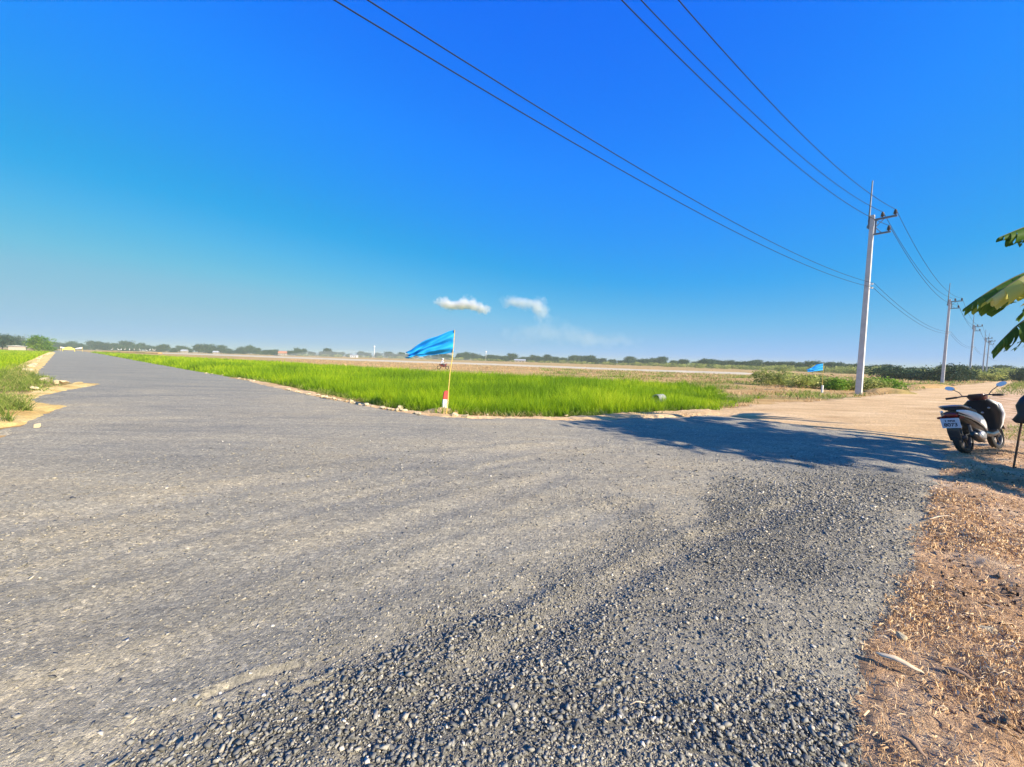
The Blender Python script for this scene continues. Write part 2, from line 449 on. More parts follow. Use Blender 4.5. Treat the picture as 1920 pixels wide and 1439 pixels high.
def rut_fields(x, y):
    z = np.zeros(x.shape); t = np.zeros(x.shape); near = np.hypot(x, y) < 25
    xx, yy = x[near], y[near]; zz = np.zeros(xx.shape); tt = np.zeros(xx.shape)
    wob = (fbm(xx * 1.4, yy * 1.4, 3) - 0.5) * 0.12
    for l, w_, d_ in RUTS:
        dm = np.full(xx.shape, 1e9); sg_ = np.zeros(xx.shape)
        for a_, b_ in zip(l[:-1], l[1:]):
            ex, ey = b_.x - a_.x, b_.y - a_.y; L2 = ex * ex + ey * ey
            u_ = np.clip(((xx - a_.x) * ex + (yy - a_.y) * ey) / L2, 0, 1)
            dx, dy = xx - a_.x - u_ * ex, yy - a_.y - u_ * ey; d = np.hypot(dx, dy)
            cr = np.sign(ex * dy - ey * dx); m_ = d < dm; dm = np.where(m_, d, dm); sg_ = np.where(m_, cr * d, sg_)
        q_ = (sg_ + wob * min(1, w_ * 8)) / w_
        zz += -d_ * np.exp(-q_ ** 2) + d_ * 0.8 * np.exp(-((q_ - 1.7) / 0.7) ** 2) + d_ * 0.5 * np.exp(-((q_ + 1.7) / 0.7) ** 2)
        if w_ > 0.05: tt = np.maximum(tt, np.exp(-q_ ** 2) * 0.8)
    z[near] = zz; t[near] = tt
    return z, t
coarse1 = gp([(150, 1500), (420, 1370), (620, 1290), (760, 1235), (900, 1165), (1010, 1175), (1200, 1270), (1400, 1300), (1560, 1290), (1640, 1290), (1620, 1500)])
coarse2 = gp([(1060, 1110), (1130, 1020), (1300, 960), (1420, 905), (1530, 880), (1780, 878), (1775, 950), (1745, 1080), (1700, 1190), (1650, 1270), (1480, 1250), (1250, 1170)])
def coarse_amt(x, y):
    n = (fbm(x * 1.8 + 5, y * 1.8, 4) - 0.5)
    a = sstep(-0.30, 0.35, sdf(coarse1, x, y) + n * 0.7)
    b = 0.70 * sstep(-0.45, 0.6, sdf(coarse2, x, y) + n * 1.6) * (0.55 + 0.45 * sstep(0.45, 0.55, fbm(x * 1.1, y * 1.1 + 3, 3)))
    return np.maximum(a, b)

def polar(a0, a1, na, r0, r1, nr):
    th = np.linspace(a0, a1, na); r = np.geomspace(r0, r1, nr)
    T, Rr = np.meshgrid(th, r)
    x = Rr * np.sin(T); y = Rr * np.cos(T)
    i = np.arange(nr - 1)[:, None] * na + np.arange(na - 1)[None, :]
    Fq = np.stack([i, i + 1, i + na + 1, i + na], -1).reshape(-1, 4)
    return x.ravel(), y.ravel(), Fq
def sheet(name, zf, mat, keep, a=(-75, 75, 500), r=(0.5, 300, 500), attrs=None):
    x, y, Fq = polar(R(a[0]), R(a[1]), a[2], *r)
    k = keep(x, y); Fq = Fq[k[Fq].any(axis=1)]
    use = np.unique(Fq); remap = np.full(len(x), -1); remap[use] = np.arange(len(use))
    x, y = x[use], y[use]; Fq = remap[Fq][:, ::-1]
    V = np.stack([x, y, zf(x, y)], -1)
    at = {k2: f(x, y) for k2, f in attrs.items()} if attrs else None
    o = npmesh(name, V, Fq, mat, True, at)
    return tag(o, kind='structure')

sheet('ground', zfield, M['ground'], lambda x, y: np.ones(x.shape, bool), (-180, 180, 721), (0.3, 1900, 330))
sheet('gravel_road', zgravel, M['gravel'], lambda x, y: sdf(P_gravel, x, y) > -0.6, (-110, 110, 900), (0.6, 330, 760),
      {'track': lambda x, y: rut_fields(x, y)[1] * (0.4 + fbm(x * 2, y * 2, 3)), 'coarse': lambda x, y: coarse_amt(x, y), 'far': lambda x, y: sstep(9, 26, np.hypot(x, y)) * 0.9})
def zover(P, lift, amp, soft=0.3, en=1.0):
    def f(x, y):
        s = sdf(P, x, y); d = np.hypot(x, y)
        e = s + edge_noise(x, y) * np.clip(d / 8, 0.3, 2.0) * en
        return lift * sstep(-0.05, soft, e) - 0.06 * sstep(0, soft, -e) - 0.01 + (fbm(x * 1.6, y * 1.6, 5) - 0.5) * amp * sstep(-0.1, 0.4, e)
    return f
sheet('dirt_road', zover(P_dirt, 0.022, 0.035), M['dirt'], lambda x, y: sdf(P_dirt, x, y) > -0.9, (0, 75, 360), (4, 200, 300))
def zverge(x, y):
    s = sdf(P_verge, x, y) + edge_noise(x, y) * 0.5 + (fbm(x * 18, y * 18, 2) - 0.5) * 0.08
    return 0.010 + 0.02 * sstep(-0.05, 0.3, s) - 0.06 * sstep(0, 0.25, -s) + (fbm(x * 2.5, y * 2.5, 5) - 0.5) * 0.11 * sstep(-0.05, 0.4, s) + (fbm(x * 14, y * 14, 3) - 0.5) * 0.03 * sstep(0, 0.1, s)
sheet('soil_verge', zverge, M['verge'], lambda x, y: (sdf(P_verge, x, y) > -0.5) & (x > -1), (10, 120, 420), (0.6, 60, 420))
P_pale = gp([(240, 659.5), (440, 665.2), (700, 674), (920, 681), (1200, 691.5), (1400, 697.5), (1430, 700), (1400, 701.5), (1200, 694.6), (920, 684), (700, 677), (440, 667.5), (240, 660.6)], -0.1)
sheet('pale_track', lambda x, y: -0.36 + 0.12 * sstep(-1, 3, sdf(P_pale, x, y)) , M['pale'], lambda x, y: sdf(P_pale, x, y) > -2, (-60, 60, 500), (60, 700, 200))
# sand washed over the left road edge
P_sand1 = gp([(182, 721.5), (150, 718), (122, 724), (84, 728), (50, 740), (20, 748), (-40, 760), (-40, 800), (0, 800), (30, 796), (72, 780), (84, 770), (120, 764), (90, 762), (60, 757), (48, 752), (70, 744), (110, 735), (150, 728)])
P_sand2 = gp([(98, 660), (86, 666), (70, 675), (54, 684), (30, 700), (40, 706), (62, 700), (78, 688), (92, 675), (102, 662)])
def zsand(P, lift):
    def f(x, y):
        e = sdf(P, x, y) + (fbm(x * 1.3, y * 1.3, 5) - 0.5) * 0.55 + (fbm(x * 6, y * 6, 3) - 0.5) * 0.15
        return zgravel(x, y) * 0 + 0.03 + lift * sstep(0, 0.3, e) - 0.10 * sstep(0, 0.25, -e) + (fbm(x * 3, y * 3, 4) - 0.5) * 0.04
    return f
sheet('sand_patch', zsand(P_sand1, 0.035), M['sand'], lambda x, y: sdf(P_sand1, x, y) > -0.3, (-72, -42, 420), (7, 40, 420))
sheet('sand_shoulder', zsand(P_sand2, 0.03), M['sand'], lambda x, y: sdf(P_sand2, x, y) > -0.5, (-62, -40, 300), (15, 300, 300))
P_strip = gp([(470, 712), (560, 731), (640, 748), (720, 764), (800, 776), (900, 781), (1000, 784), (1100, 781), (1200, 774), (1330, 768), (1345, 778), (1200, 784), (1100, 789), (950, 786), (830, 784), (760, 776), (680, 763), (600, 745), (520, 729), (470, 718)])
sheet('sandy_strip', zover(P_strip, 0.05, 0.09, 0.15, 0.5), M['dirt'], lambda x, y: sdf(P_strip, x, y) > -0.4, (-45, 40, 400), (7, 60, 240))

# ------------------------------------------------------------------ loose stones
def block():
    V = np.array([(x_, y_, z_) for x_ in (-.62, .62) for y_ in (-.62, .62) for z_ in (-.62, .62)])
    Q = [(0, 1, 3, 2), (4, 6, 7, 5), (0, 4, 5, 1), (2, 3, 7, 6), (0, 2, 6, 4), (1, 5, 7, 3)]
    return V, np.array([t for q in Q for t in ((q[0], q[1], q[2]), (q[0], q[2], q[3]))])
def ico():
    bm = bmesh.new(); bmesh.ops.create_icosphere(bm, subdivisions=1, radius=1)
    V = np.array([v.co[:] for v in bm.verts]); Fc = np.array([[v.index for v in f.verts] for f in bm.faces]); bm.free(); return V, Fc
IV, IF = block(); NV = 8
def stones_mesh(name, x, y, z, size, mat, flat=0.6, tint=None):
    n = len(x)
    V = np.repeat(IV[None], n, 0) + rng.uniform(-0.36, 0.36, (n, NV, 3))
    # angular: clip with a few random planes
    for k in range(2):
        d = rng.normal(size=(n, 1, 3)); d /= np.linalg.norm(d, axis=2, keepdims=True)
        lim = rng.uniform(0.35, 0.8, (n, 1, 1)); pr = (V * d).sum(2, keepdims=True)
        V = V - d * np.maximum(pr - lim, 0)
    sc = np.stack([size * rng.uniform(0.8, 1.7, n), size * rng.uniform(0.6, 1.05, n), size * rng.uniform(0.45, 0.8, n) * 0.8 * flat / 0.6], -1)
    V = V * sc[:, None, :]
    a = rng.uniform(0, 2 * np.pi, n); t = rng.normal(0, 0.35, n)
    ca, sa, ct, st = np.cos(a), np.sin(a), np.cos(t), np.sin(t)
    X = V[..., 0] * ct[:, None] + V[..., 2] * st[:, None]; Z = -V[..., 0] * st[:, None] + V[..., 2] * ct[:, None]
    Y = V[..., 1]
    V = np.stack([X * ca[:, None] - Y * sa[:, None] + x[:, None], X * sa[:, None] + Y * ca[:, None] + y[:, None], Z + (z + size * 0.22)[:, None]], -1)
    Fc = (IF[None] + (np.arange(n) * NV)[:, None, None]).reshape(-1, 3)
    if tint is None: tint = rng.random(n)
    return npmesh(name, V.reshape(-1, 3), Fc, mat, False, {'tint': np.repeat(tint, NV)})
def stone_mat(name, stops):
    m, nt, b = mat_new(name)
    a = nt.nodes.new('ShaderNodeAttribute'); a.attribute_name = 'tint'
    c = ramp(nt, a.outputs['Fac'], stops)
    c = mix(nt, 0.5, c, ramp(nt, noise(nt, pos(nt), 120, 3), [(0.3, (0.7, 0.7, 0.7)), (0.7, (1.25, 1.25, 1.25))]), 'MULTIPLY')
    nt.links.new(c, b.inputs['Base Color']); b.inputs['Roughness'].default_value = 0.8; b.inputs['Specular IOR Level'].default_value = 0.3
    return m
M['stone'] = stone_mat('crushed_stone', [(0.0, (0.12, 0.115, 0.10)), (0.35, (0.195, 0.186, 0.156)), (0.7, (0.265, 0.247, 0.20)), (0.93, (0.36, 0.33, 0.26)), (0.97, (0.55, 0.45, 0.31)), (1.0, (0.72, 0.66, 0.54))])
def scatter(n, a0, a1, r0, r1, power=1.0):
    """denser towards the near end"""
    u = rng.random(n); r = r0 * (r1 / r0) ** u if power == 0 else np.sqrt(r0 ** 2 + u * (r1 ** 2 - r0 ** 2))
    t = rng.uniform(R(a0), R(a1), n)
    return r * np.sin(t), r * np.cos(t)
X1, Y1 = scatter(760000, -62, 62, 0.9, 8.5, 0)
sg = sdf(P_gravel, X1, Y1) + edge_noise(X1, Y1) * 0.5
ca = coarse_amt(X1, Y1); dist = np.hypot(X1, Y1)
u = rng.random(len(X1))
keep = (sg > -0.22 * rng.random(len(X1)) ** 2.5) & (u < np.clip(ca * dist * dist / 9, 0, 1) ) & (u < 1.6 * (1 - sstep(5.5, 8.3, dist)))
x, y = X1[keep], Y1[keep]; cc = ca[keep]
size = np.clip(rng.lognormal(math.log(0.0042), 0.62, len(x)), 0.0020, 0.0165) * (0.75 + 0.25 * cc) * np.where(y > 2.2, 0.85, 1.0) * np.clip(np.hypot(x, y) / 3.5, 1, 1.5)
print('coarse stones', len(x))
o = stones_mesh('coarse_gravel', x, y, zgravel(x, y) + rng.uniform(-0.004, 0.012, len(x)) * cc, size, M['stone'])
tag(o, 'loose dark grey crushed stone heaped on the road', 'gravel', kind='stuff')
u = rng.random(len(X1)); patch = sstep(0.40, 0.60, fbm(X1 * 0.9 + 40, Y1 * 0.9, 4))
right = sstep(-1.2, 1.0, X1 - 0.25 * Y1)
keep = (sg > 0.02) & (ca < 0.7) & (u < (0.05 + 0.38 * patch * (0.12 + 0.88 * right)) * (1 - 0.97 * sstep(3.5, 8.4, dist)))
x, y = X1[keep], Y1[keep]
size = np.clip(rng.lognormal(math.log(0.0042), 0.45, len(x)), 0.002, 0.014) * np.clip(np.hypot(x, y) / 3, 1, 1.8)
print('fine stones', len(x))
M['chips'] = stone_mat('gravel_chips', [(0.0, (0.12, 0.115, 0.10)), (0.4, (0.24, 0.22, 0.175)), (0.8, (0.38, 0.335, 0.24)), (0.96, (0.42, 0.38, 0.30)), (1.0, (0.58, 0.53, 0.43))])
o = stones_mesh('fine_gravel', x, y, zgravel(x, y), size, M['chips'], 0.45)
tag(o, 'small stone chips pressed into the dusty road surface', 'gravel', kind='stuff')

# ------------------------------------------------------------------ blades (rice, weeds, straw)
def blades(name, x, y, z, h, w, lean, mat, tint, bend=0.35, seg=3, az=None, lie=None):
    n = len(x)
    if az is None: az = rng.uniform(0, 2 * np.pi, n)
    fa = rng.uniform(0, 2 * np.pi, n)
    V = np.zeros((n, 2 * seg + 1, 3)); tv = np.zeros((n, 2 * seg + 1))
    for k in range(seg + 1):
        t = k / seg
        out = h * (lean * t + bend * t * t * rng.uniform(0.6, 1.4, n) if k == 0 else lean * t + bend * t * t)
        zz = h * (t - 0.30 * np.abs(bend) * t * t)
        cx = x + out * np.cos(az); cy = y + out * np.sin(az); cz = z + zz
        ww = w * (1 - 0.75 * t ** 1.5) / 2
        if k < seg:
            V[:, 2 * k] = np.stack([cx + ww * np.cos(fa), cy + ww * np.sin(fa), cz], -1)
            V[:, 2 * k + 1] = np.stack([cx - ww * np.cos(fa), cy - ww * np.sin(fa), cz], -1)
            tv[:, 2 * k] = tv[:, 2 * k + 1] = t
        else:
            V[:, 2 * k] = np.stack([cx, cy, cz], -1); tv[:, 2 * k] = 1
    b = (np.arange(n) * (2 * seg + 1))[:, None]
    q = np.concatenate([b + np.array([2 * k, 2 * k + 1, 2 * k + 3, 2 * k + 2]) for k in range(seg - 1)], 0)
    tr = b + np.array([2 * seg - 2, 2 * seg - 1, 2 * seg])
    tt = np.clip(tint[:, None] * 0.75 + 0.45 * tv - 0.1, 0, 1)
    return npmesh(name, V.reshape(-1, 3), [q, tr], mat, False, {'tint': tt.ravel()})

def near_frame(x, y, lim=1.55): return (np.abs(x) < lim * y + 2)
# rice between the roads
parts = []
n0 = 560000
x, y = scatter(n0, -58, 36, 8.0, 260, 0)
s = sdf(P_rice, x, y) + (fbm(x * 1.2, y * 1.2, 3) - 0.5) * 1.0
d = np.hypot(x, y)
pq = G(1238, 756, 0.0)
mq = G(838, 772)
k = (s > 0.0) & ~((np.abs(x - mq.x * y / mq.y) < 0.13) & (y < mq.y + 0.15)) & ~((np.hypot(x - pq.x, y - pq.y - 0.15) < 0.30) | ((np.abs(x - pq.x * y / (pq.y + 0.2)) < 0.28) & (y < pq.y + 0.2) & (y > pq.y - 1.2) & (rng.random(len(x)) < 0.9)))
x, y, s, d = x[k], y[k], s[k], d[k]
# clump blades together into hills of rice
cx = np.round(x / 0.22) * 0.22; cy = np.round(y / 0.22) * 0.22
g = np.where(d < 40, 0.55, 0.0)
x = x * (1 - g) + cx * g; y = y * (1 - g) + cy * g
low = sstep(6.0, 9.5, x + (y - 10) * 0.12)   # the right end is short grass
hh = (0.48 + 0.34 * fbm(x * 0.35, y * 0.35, 3) + 0.28 * fbm(x * 2.2, y * 2.2, 2)) * rng.uniform(0.7, 1.15, len(x)) * np.where(rng.random(len(x)) < 0.03, 1.25, 1) * (1 - 0.62 * low * sstep(30, 14, y * 1.0))
hh *= 0.45 + 0.55 * sstep(0.0, 0.7, s)
wd = np.clip(0.0010 * d, 0.008, 0.20)
tint = np.clip(0.26 + 1.2 * (fbm(x * 0.25, y * 0.25, 3) - 0.5) + 0.9 * (fbm(x * 1.6, y * 1.6, 3) - 0.5) + rng.uniform(-0.2, 0.35, len(x)) + 0.1 * sstep(10, 40, d), 0, 1)
print('rice blades', len(x))
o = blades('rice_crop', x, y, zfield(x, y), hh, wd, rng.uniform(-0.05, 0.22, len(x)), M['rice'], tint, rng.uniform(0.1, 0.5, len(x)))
tag(o, 'bright green young rice filling the paddy between the two roads', 'rice', kind='stuff')
x, y = scatter(150000, -58, 34, 8.0, 120, 0)
s = sdf(P_rice, x, y) + (fbm(x * 1.0 + 7, y * 1.0, 4) - 0.5) * 0.9
k = (s > -0.28) & (s < 0.55) & (sdf(P_gravel, x, y) < -0.1) & (fbm(x * 1.5, y * 1.5 + 3, 3) > 0.36); x, y = x[k], y[k]; d = np.hypot(x, y)
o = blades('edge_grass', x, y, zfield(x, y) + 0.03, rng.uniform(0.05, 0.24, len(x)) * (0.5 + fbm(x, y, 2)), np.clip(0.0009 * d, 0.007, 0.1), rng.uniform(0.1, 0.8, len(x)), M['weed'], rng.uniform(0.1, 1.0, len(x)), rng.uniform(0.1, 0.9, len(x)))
tag(o, 'low olive and yellow grass fringe between the gravel road and the rice', 'grass', kind='stuff')
print('edge grass', len(x))
x, y = scatter(60000, -58, -42, 9.0, 150, 0)
s = sdf(P_left, x, y) + (fbm(x * 0.9 + 7, y * 0.9, 4) - 0.5) * 1.4
k = (s > -1.4) & (s < 0.6) & (sdf(P_gravel, x, y) < -0.05) & (fbm(x * 1.3, y * 1.3 + 3, 3) > 0.52); x, y = x[k], y[k]; d = np.hypot(x, y)
o = blades('shoulder_grass', x, y, zfield(x, y) + 0.03, rng.uniform(0.05, 0.22, len(x)), np.clip(0.0009 * d, 0.008, 0.1), rng.uniform(0.1, 0.8, len(x)), M['weed'], rng.uniform(0.1, 1.0, len(x)), rng.uniform(0.1, 0.9, len(x)))
tag(o, 'ragged grass fringe along the left shoulder of the gravel road', 'grass', kind='stuff')
# rice left of the road
x, y = scatter(160000, -75, -44, 9.0, 260, 0)
s = sdf(P_left, x, y); k = s > 0.1; x, y, s = x[k], y[k], s[k]; d = np.hypot(x, y)
hh = 0.62 * rng.uniform(0.75, 1.15, len(x)) * (0.5 + 0.5 * sstep(0, 0.8, s))
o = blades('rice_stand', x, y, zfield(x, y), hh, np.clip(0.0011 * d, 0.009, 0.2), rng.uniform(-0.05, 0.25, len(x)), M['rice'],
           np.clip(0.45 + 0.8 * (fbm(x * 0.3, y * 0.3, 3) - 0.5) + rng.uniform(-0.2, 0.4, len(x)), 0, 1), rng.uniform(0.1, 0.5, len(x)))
tag(o, 'yellow green rice growing left of the gravel road', 'rice', kind='stuff')
print('left rice', len(x))
# weeds at the left road edge
def in_poly(px, n, noise_amp=0.0, zz=0.0):
    P = np.array(gp(px)); lo, hi = P.min(0), P.max(0)
    x = rng.uniform(lo[0], hi[0], n); y = rng.uniform(lo[1], hi[1], n)
    s = sdf(P, x, y) + (fbm(x * 2, y * 2, 3) - 0.5) * noise_amp
    return x[s > 0], y[s > 0]
xs, ys = [], []
for poly, n in (([(0, 700), (40, 694), (72, 706), (80, 722), (60, 736), (20, 742), (-30, 748), (-40, 715)], 26000), ([(0, 752), (22, 756), (36, 772), (20, 788), (0, 797), (-50, 812), (-60, 770)], 12000),
                ([(60, 681), (40, 694), (10, 706), (-10, 700), (30, 686)], 12000)):
    a, b_ = in_poly(poly, n, 0.8); xs.append(a); ys.append(b_)
x, y = np.concatenate(xs), np.concatenate(ys)
cl = fbm(x * 1.5 + 9, y * 1.5, 3); k = cl > 0.40; x, y = x[k], y[k]
o = blades('weeds', x, y, np.full(len(x), 0.02), rng.uniform(0.12, 0.5, len(x)), np.full(len(x), 0.012), rng.uniform(0, 0.5, len(x)), M['weed'], rng.uniform(0, 1, len(x)), rng.uniform(0.1, 0.8, len(x)))
tag(o, 'straggly green and yellow weeds on the left road edge', 'weeds', kind='stuff')
# dry tufts over the waste ground beyond the rice
x, y = scatter(90000, -30, 58, 9.0, 140, 0)
cl = fbm(x * 0.5 + 3, y * 0.5, 4) + 0.25 * (fbm(x * 3, y * 3, 2) - 0.5)
k = (cl > 0.54) & (sdf(P_rice, x, y) < 0.1) & (sdf(P_dirt, x, y) < 0.1) & (sdf(P_gravel, x, y) < -0.15) & (sdf(P_pale, x, y) < 0) & (sdf(P_verge, x, y) < 0)
x, y = x[k], y[k]; d = np.hypot(x, y)
o = blades('dry_grass', x, y, zfield(x, y), rng.uniform(0.05, 0.20, len(x)) + 0.0012 * d, np.clip(0.0009 * d, 0.007, 0.1), rng.uniform(0, 0.8, len(x)), M['dry'], np.clip(rng.uniform(0.1, 0.9, len(x)), 0, 1), rng.uniform(0.1, 0.8, len(x)))
tag(o, 'dry yellow grass tufts scattered over the waste ground', 'dry grass', kind='stuff')
x, y = scatter(70000, 4, 60, 10.0, 90, 0)
cl = fbm(x * 0.35 + 31, y * 0.35, 4) + 0.25 * (fbm(x * 2, y * 2, 2) - 0.5)
k = (cl > 0.56) & (sdf(P_rice, x, y) < 0.3) & (sdf(P_dirt, x, y) < -0.2) & (sdf(P_gravel, x, y) < -0.3) & (sdf(P_verge, x, y) < -0.3)
x, y = x[k], y[k]; d = np.hypot(x, y)
o = blades('green_tufts', x, y, zfield(x, y), rng.uniform(0.08, 0.28, len(x)) + 0.0012 * d, np.clip(0.0009 * d, 0.008, 0.1), rng.uniform(0, 0.6, len(x)), M['weed'], rng.uniform(0.1, 0.8, len(x)), rng.uniform(0.1, 0.8, len(x)))
tag(o, 'olive green grass tufts around the foot of the poles', 'grass', kind='stuff')
# straw and husks on the brown verge
x, y = scatter(420000, 22, 80, 1.2, 16, 0)
sv = sdf(P_verge, x, y); cl = fbm(x * 1.6 + 3, y * 1.6, 4)
k = (sv > -0.35 * rng.random(len(x)) ** 3) & (rng.random(len(x)) < 0.15 + 1.6 * np.clip(cl - 0.42, 0, 1) * 2)
x, y = x[k], y[k]; n = len(x)
print('straw', n)
L = rng.uniform(0.012, 0.055, n) * rng.uniform(0.5, 1.2, n)
def flats(name, x, y, z, L, wd, mat, tint, lift=0.02):
    n = len(x); a = rng.uniform(0, 2 * np.pi, n); c1 = rng.normal(0, 0.35, n)
    V = np.zeros((n, 6, 3))
    px_, py_ = -np.sin(a), np.cos(a)
    for k2, t in enumerate((-0.5, 0.0, 0.5)):
        off = c1 * L * (0.25 - t * t) * 1.2
        bx = x + np.cos(a) * L * t + px_ * off; by = y + np.sin(a) * L * t + py_ * off
        bz = z + 0.006 + (0.25 - t * t) * lift * rng.uniform(0, 4, n) + rng.uniform(-0.003, 0.01, n)
        for s_, j in ((-1, 0), (1, 1)):
            V[:, 2 * k2 + j] = np.stack([bx + px_ * wd / 2 * s_, by + py_ * wd / 2 * s_, bz + s_ * wd * 0.3], -1)
    b = (np.arange(n) * 6)[:, None]
    q = np.concatenate([b + np.array([0, 1, 3, 2]), b + np.array([2, 3, 5, 4])], 0)
    return npmesh(name, V.reshape(-1, 3), q, mat, False, {'tint': np.repeat(tint, 6)})
o = flats('straw_litter', x, y, zverge(x, y), L, np.where(rng.random(n) < 0.12, rng.uniform(0.003, 0.007, n), rng.uniform(0.0010, 0.0026, n)) * np.clip(np.hypot(x, y) / 3, 0.8, 2), M['dry'], np.clip(rng.beta(1.6, 1.6, n), 0, 1))
tag(o, 'dry straw, husks and leaf scraps strewn over the brown verge', 'straw', kind='stuff')
x, y = scatter(9000, 22, 70, 1.2, 9, 0); k = (sdf(P_verge, x, y) > 0.0) & (fbm(x * 1.3, y * 1.3 + 8, 3) > 0.45); x, y = x[k], y[k]
o = stones_mesh('soil_clods', x, y, zverge(x, y), np.clip(rng.lognormal(math.log(0.009), 0.5, len(x)), 0.004, 0.035), M['verge'])
tag(o, 'crumbly brown soil clods on the verge', 'soil clods', kind='stuff')
# dark scraps of leaf
x, y = scatter(5500, 22, 75, 1.2, 12, 0); k = (sdf(P_verge, x, y) > 0.1) & (fbm(x * 1.1 + 20, y * 1.1, 3) > 0.50); x, y = x[k], y[k]
M['rotleaf'] = leafmat('rotten_leaf', [(0.0, (0.035, 0.02, 0.012)), (0.6, (0.13, 0.07, 0.035)), (1.0, (0.26, 0.17, 0.09))], 0.1)
o = flats('leaf_litter', x, y, zverge(x, y), rng.uniform(0.012, 0.05, len(x)), rng.uniform(0.006, 0.016, len(x)), M['rotleaf'], rng.random(len(x)), 0.02)
tag(o, 'dark rotting leaf scraps on the brown verge', 'leaf litter', kind='stuff')
# ------------------------------------------------------------------ utility poles and wires
P1 = XY(1613.5, 22.7)
LINE = (XY(1842, 96.0) - P1) / 3.0           # one span
ldir = LINE.normalized(); side = Vector((ldir.y, -ldir.x))       # arms point to the road side
PA = math.atan2(ldir.y, ldir.x)
PH = 10.3
def make_pole():
    t = empty('utility_pole', (0, 0, 0))
    b = MB()
    for k in (0,):
        b.box((0, 0, PH / 2 - 0.2), (0.30, 0.30, PH + 0.4), taper=(0.62, 0.62))
    b.build('shaft', M['concrete'], t, 0.02)
    b = MB(); b.box((0, -0.42, PH - 0.29), (0.09, 1.22, 0.10)); a = b.build('crossarm', M['steel'], t, 0.005)
    b = MB(); b.box((0, -0.36, PH - 1.11), (0.08, 0.92, 0.09)); b.build('crossarm', M['steel'], t, 0.005)
    b = MB(); b.box((0, -0.16, PH - 0.70), (0.07, 0.07, 0.74)); b.tube([(0, -0.18, PH - 0.68), (0, -0.5, PH - 0.33)], 0.02, 6); b.tube([(0, -0.18, PH - 0.75), (0, -0.42, PH - 1.07)], 0.02, 6)
    b.build('brace', M['steel'], t)
    b = MB(); b.tube([(0.0, 0.14, PH - 0.75), (0.0, 0.14, PH + 0.1), (0, 0.12, PH + 1.95)], [0.045, 0.045, 0.03], 6)
    b.box((0, 0.17, PH - 0.6), (0.05, 0.10, 0.16)); b.build('ground_wire_rod', M['steel'], t)
    for (yy, zz) in ((-0.42, PH - 0.24), (-0.94, PH - 0.24), (-0.725, PH - 1.065)):
        b = MB(); b.lathe((0, yy, zz), (0, 0, 1), [(0.03, 0), (0.035, 0.05), (0.11, 0.07), (0.06, 0.11), (0.10, 0.14), (0.055, 0.18), (0.085, 0.21), (0.045, 0.26), (0.05, 0.30), (0.0, 0.31)], 10)
        b.build('insulator', M['porcelain'], t)
    for zz in (6.39, 6.17):
        b = MB(); b.lathe((0, -0.22, zz - 0.05), (0, 0, 1), [(0.0, 0), (0.05, 0), (0.035, 0.04), (0.05, 0.08), (0.0, 0.08)], 10); b.box((0, -0.17, zz), (0.04, 0.12, 0.02))
        b.build('spool', M['white'], t)
    return t
pole0 = make_pole()
plabels = ['tall grey concrete power pole standing nearest, at the start of the sandy road', 'second concrete power pole along the sandy road, behind the scooter',
           'third concrete power pole, seen just left of the lower banana leaf', 'fourth concrete power pole, far down the sandy road', 'most distant concrete power pole at the end of the row', 'concrete power pole behind the viewer carrying the overhead wires']
ppos = []
for i in (0, 1, 2, 3, 4, -1):
    o = pole0 if i == 0 else copy_tree(pole0)
    q = P1 + LINE * i
    if i == 3: q = P1 + LINE * 3
    if i == 4: q = XY(1849, 104)
    if i == -1: q = Vector((-10.01, 0.07)); o.scale = (1, 1, 1.08)
    o.location = (q.x, q.y, -0.1 if i > 0 else 0.0)
    o.rotation_euler = (R(0.0), R(-0.6), PA)
    tag(o, plabels[(0, 1, 2, 3, 4, -1).index(i)], 'power pole', 'concrete power poles along the sandy road')
    ppos.append((i, q, o))
q5 = XY(1849, 104)
def wire(yy, zz, sag, label, r0=0.012):
    b = MB()
    path = []
    idx = [-1, 0, 1, 2, 3, 5]
    pp = []
    for i in idx:
        q = P1 + LINE * i if i >= 0 else Vector((-10.01, 0.07))
        pp.append(Vector((q.x + side.x * yy, q.y + side.y * yy, zz - (0.1 if i > 0 else 0) + (0.82 if i < 0 else 0))))
    for j in range(len(pp) - 1):
        A, B = pp[j], pp[j + 1]; nseg = 28
        for k in range(nseg + (1 if j == len(pp) - 2 else 0)):
            t = k / nseg; p = A.lerp(B, t); p.z -= 4 * (sag if j == 0 else sag * 0.75) * t * (1 - t)
            path.append(p)
    b.tube(path, r0, 5)
    o = b.build('power_line', M['wire']); tag(o, label, 'wire', 'wires strung along the power poles')
wire(0.42, 10.37, 1.55, 'high wire on the inner insulator of the long upper crossarm')
wire(0.94, 10.37, 1.55, 'outermost high wire, on the end of the long upper crossarm')
wire(0.725, 9.55, 1.55, 'high wire carried by the short lower crossarm')
wire(0.30, 6.41, 0.957, 'upper of the two thin low wires halfway up the poles', 0.010)
wire(0.25, 6.19, 0.957, 'lower of the two thin low wires halfway up the poles', 0.010)

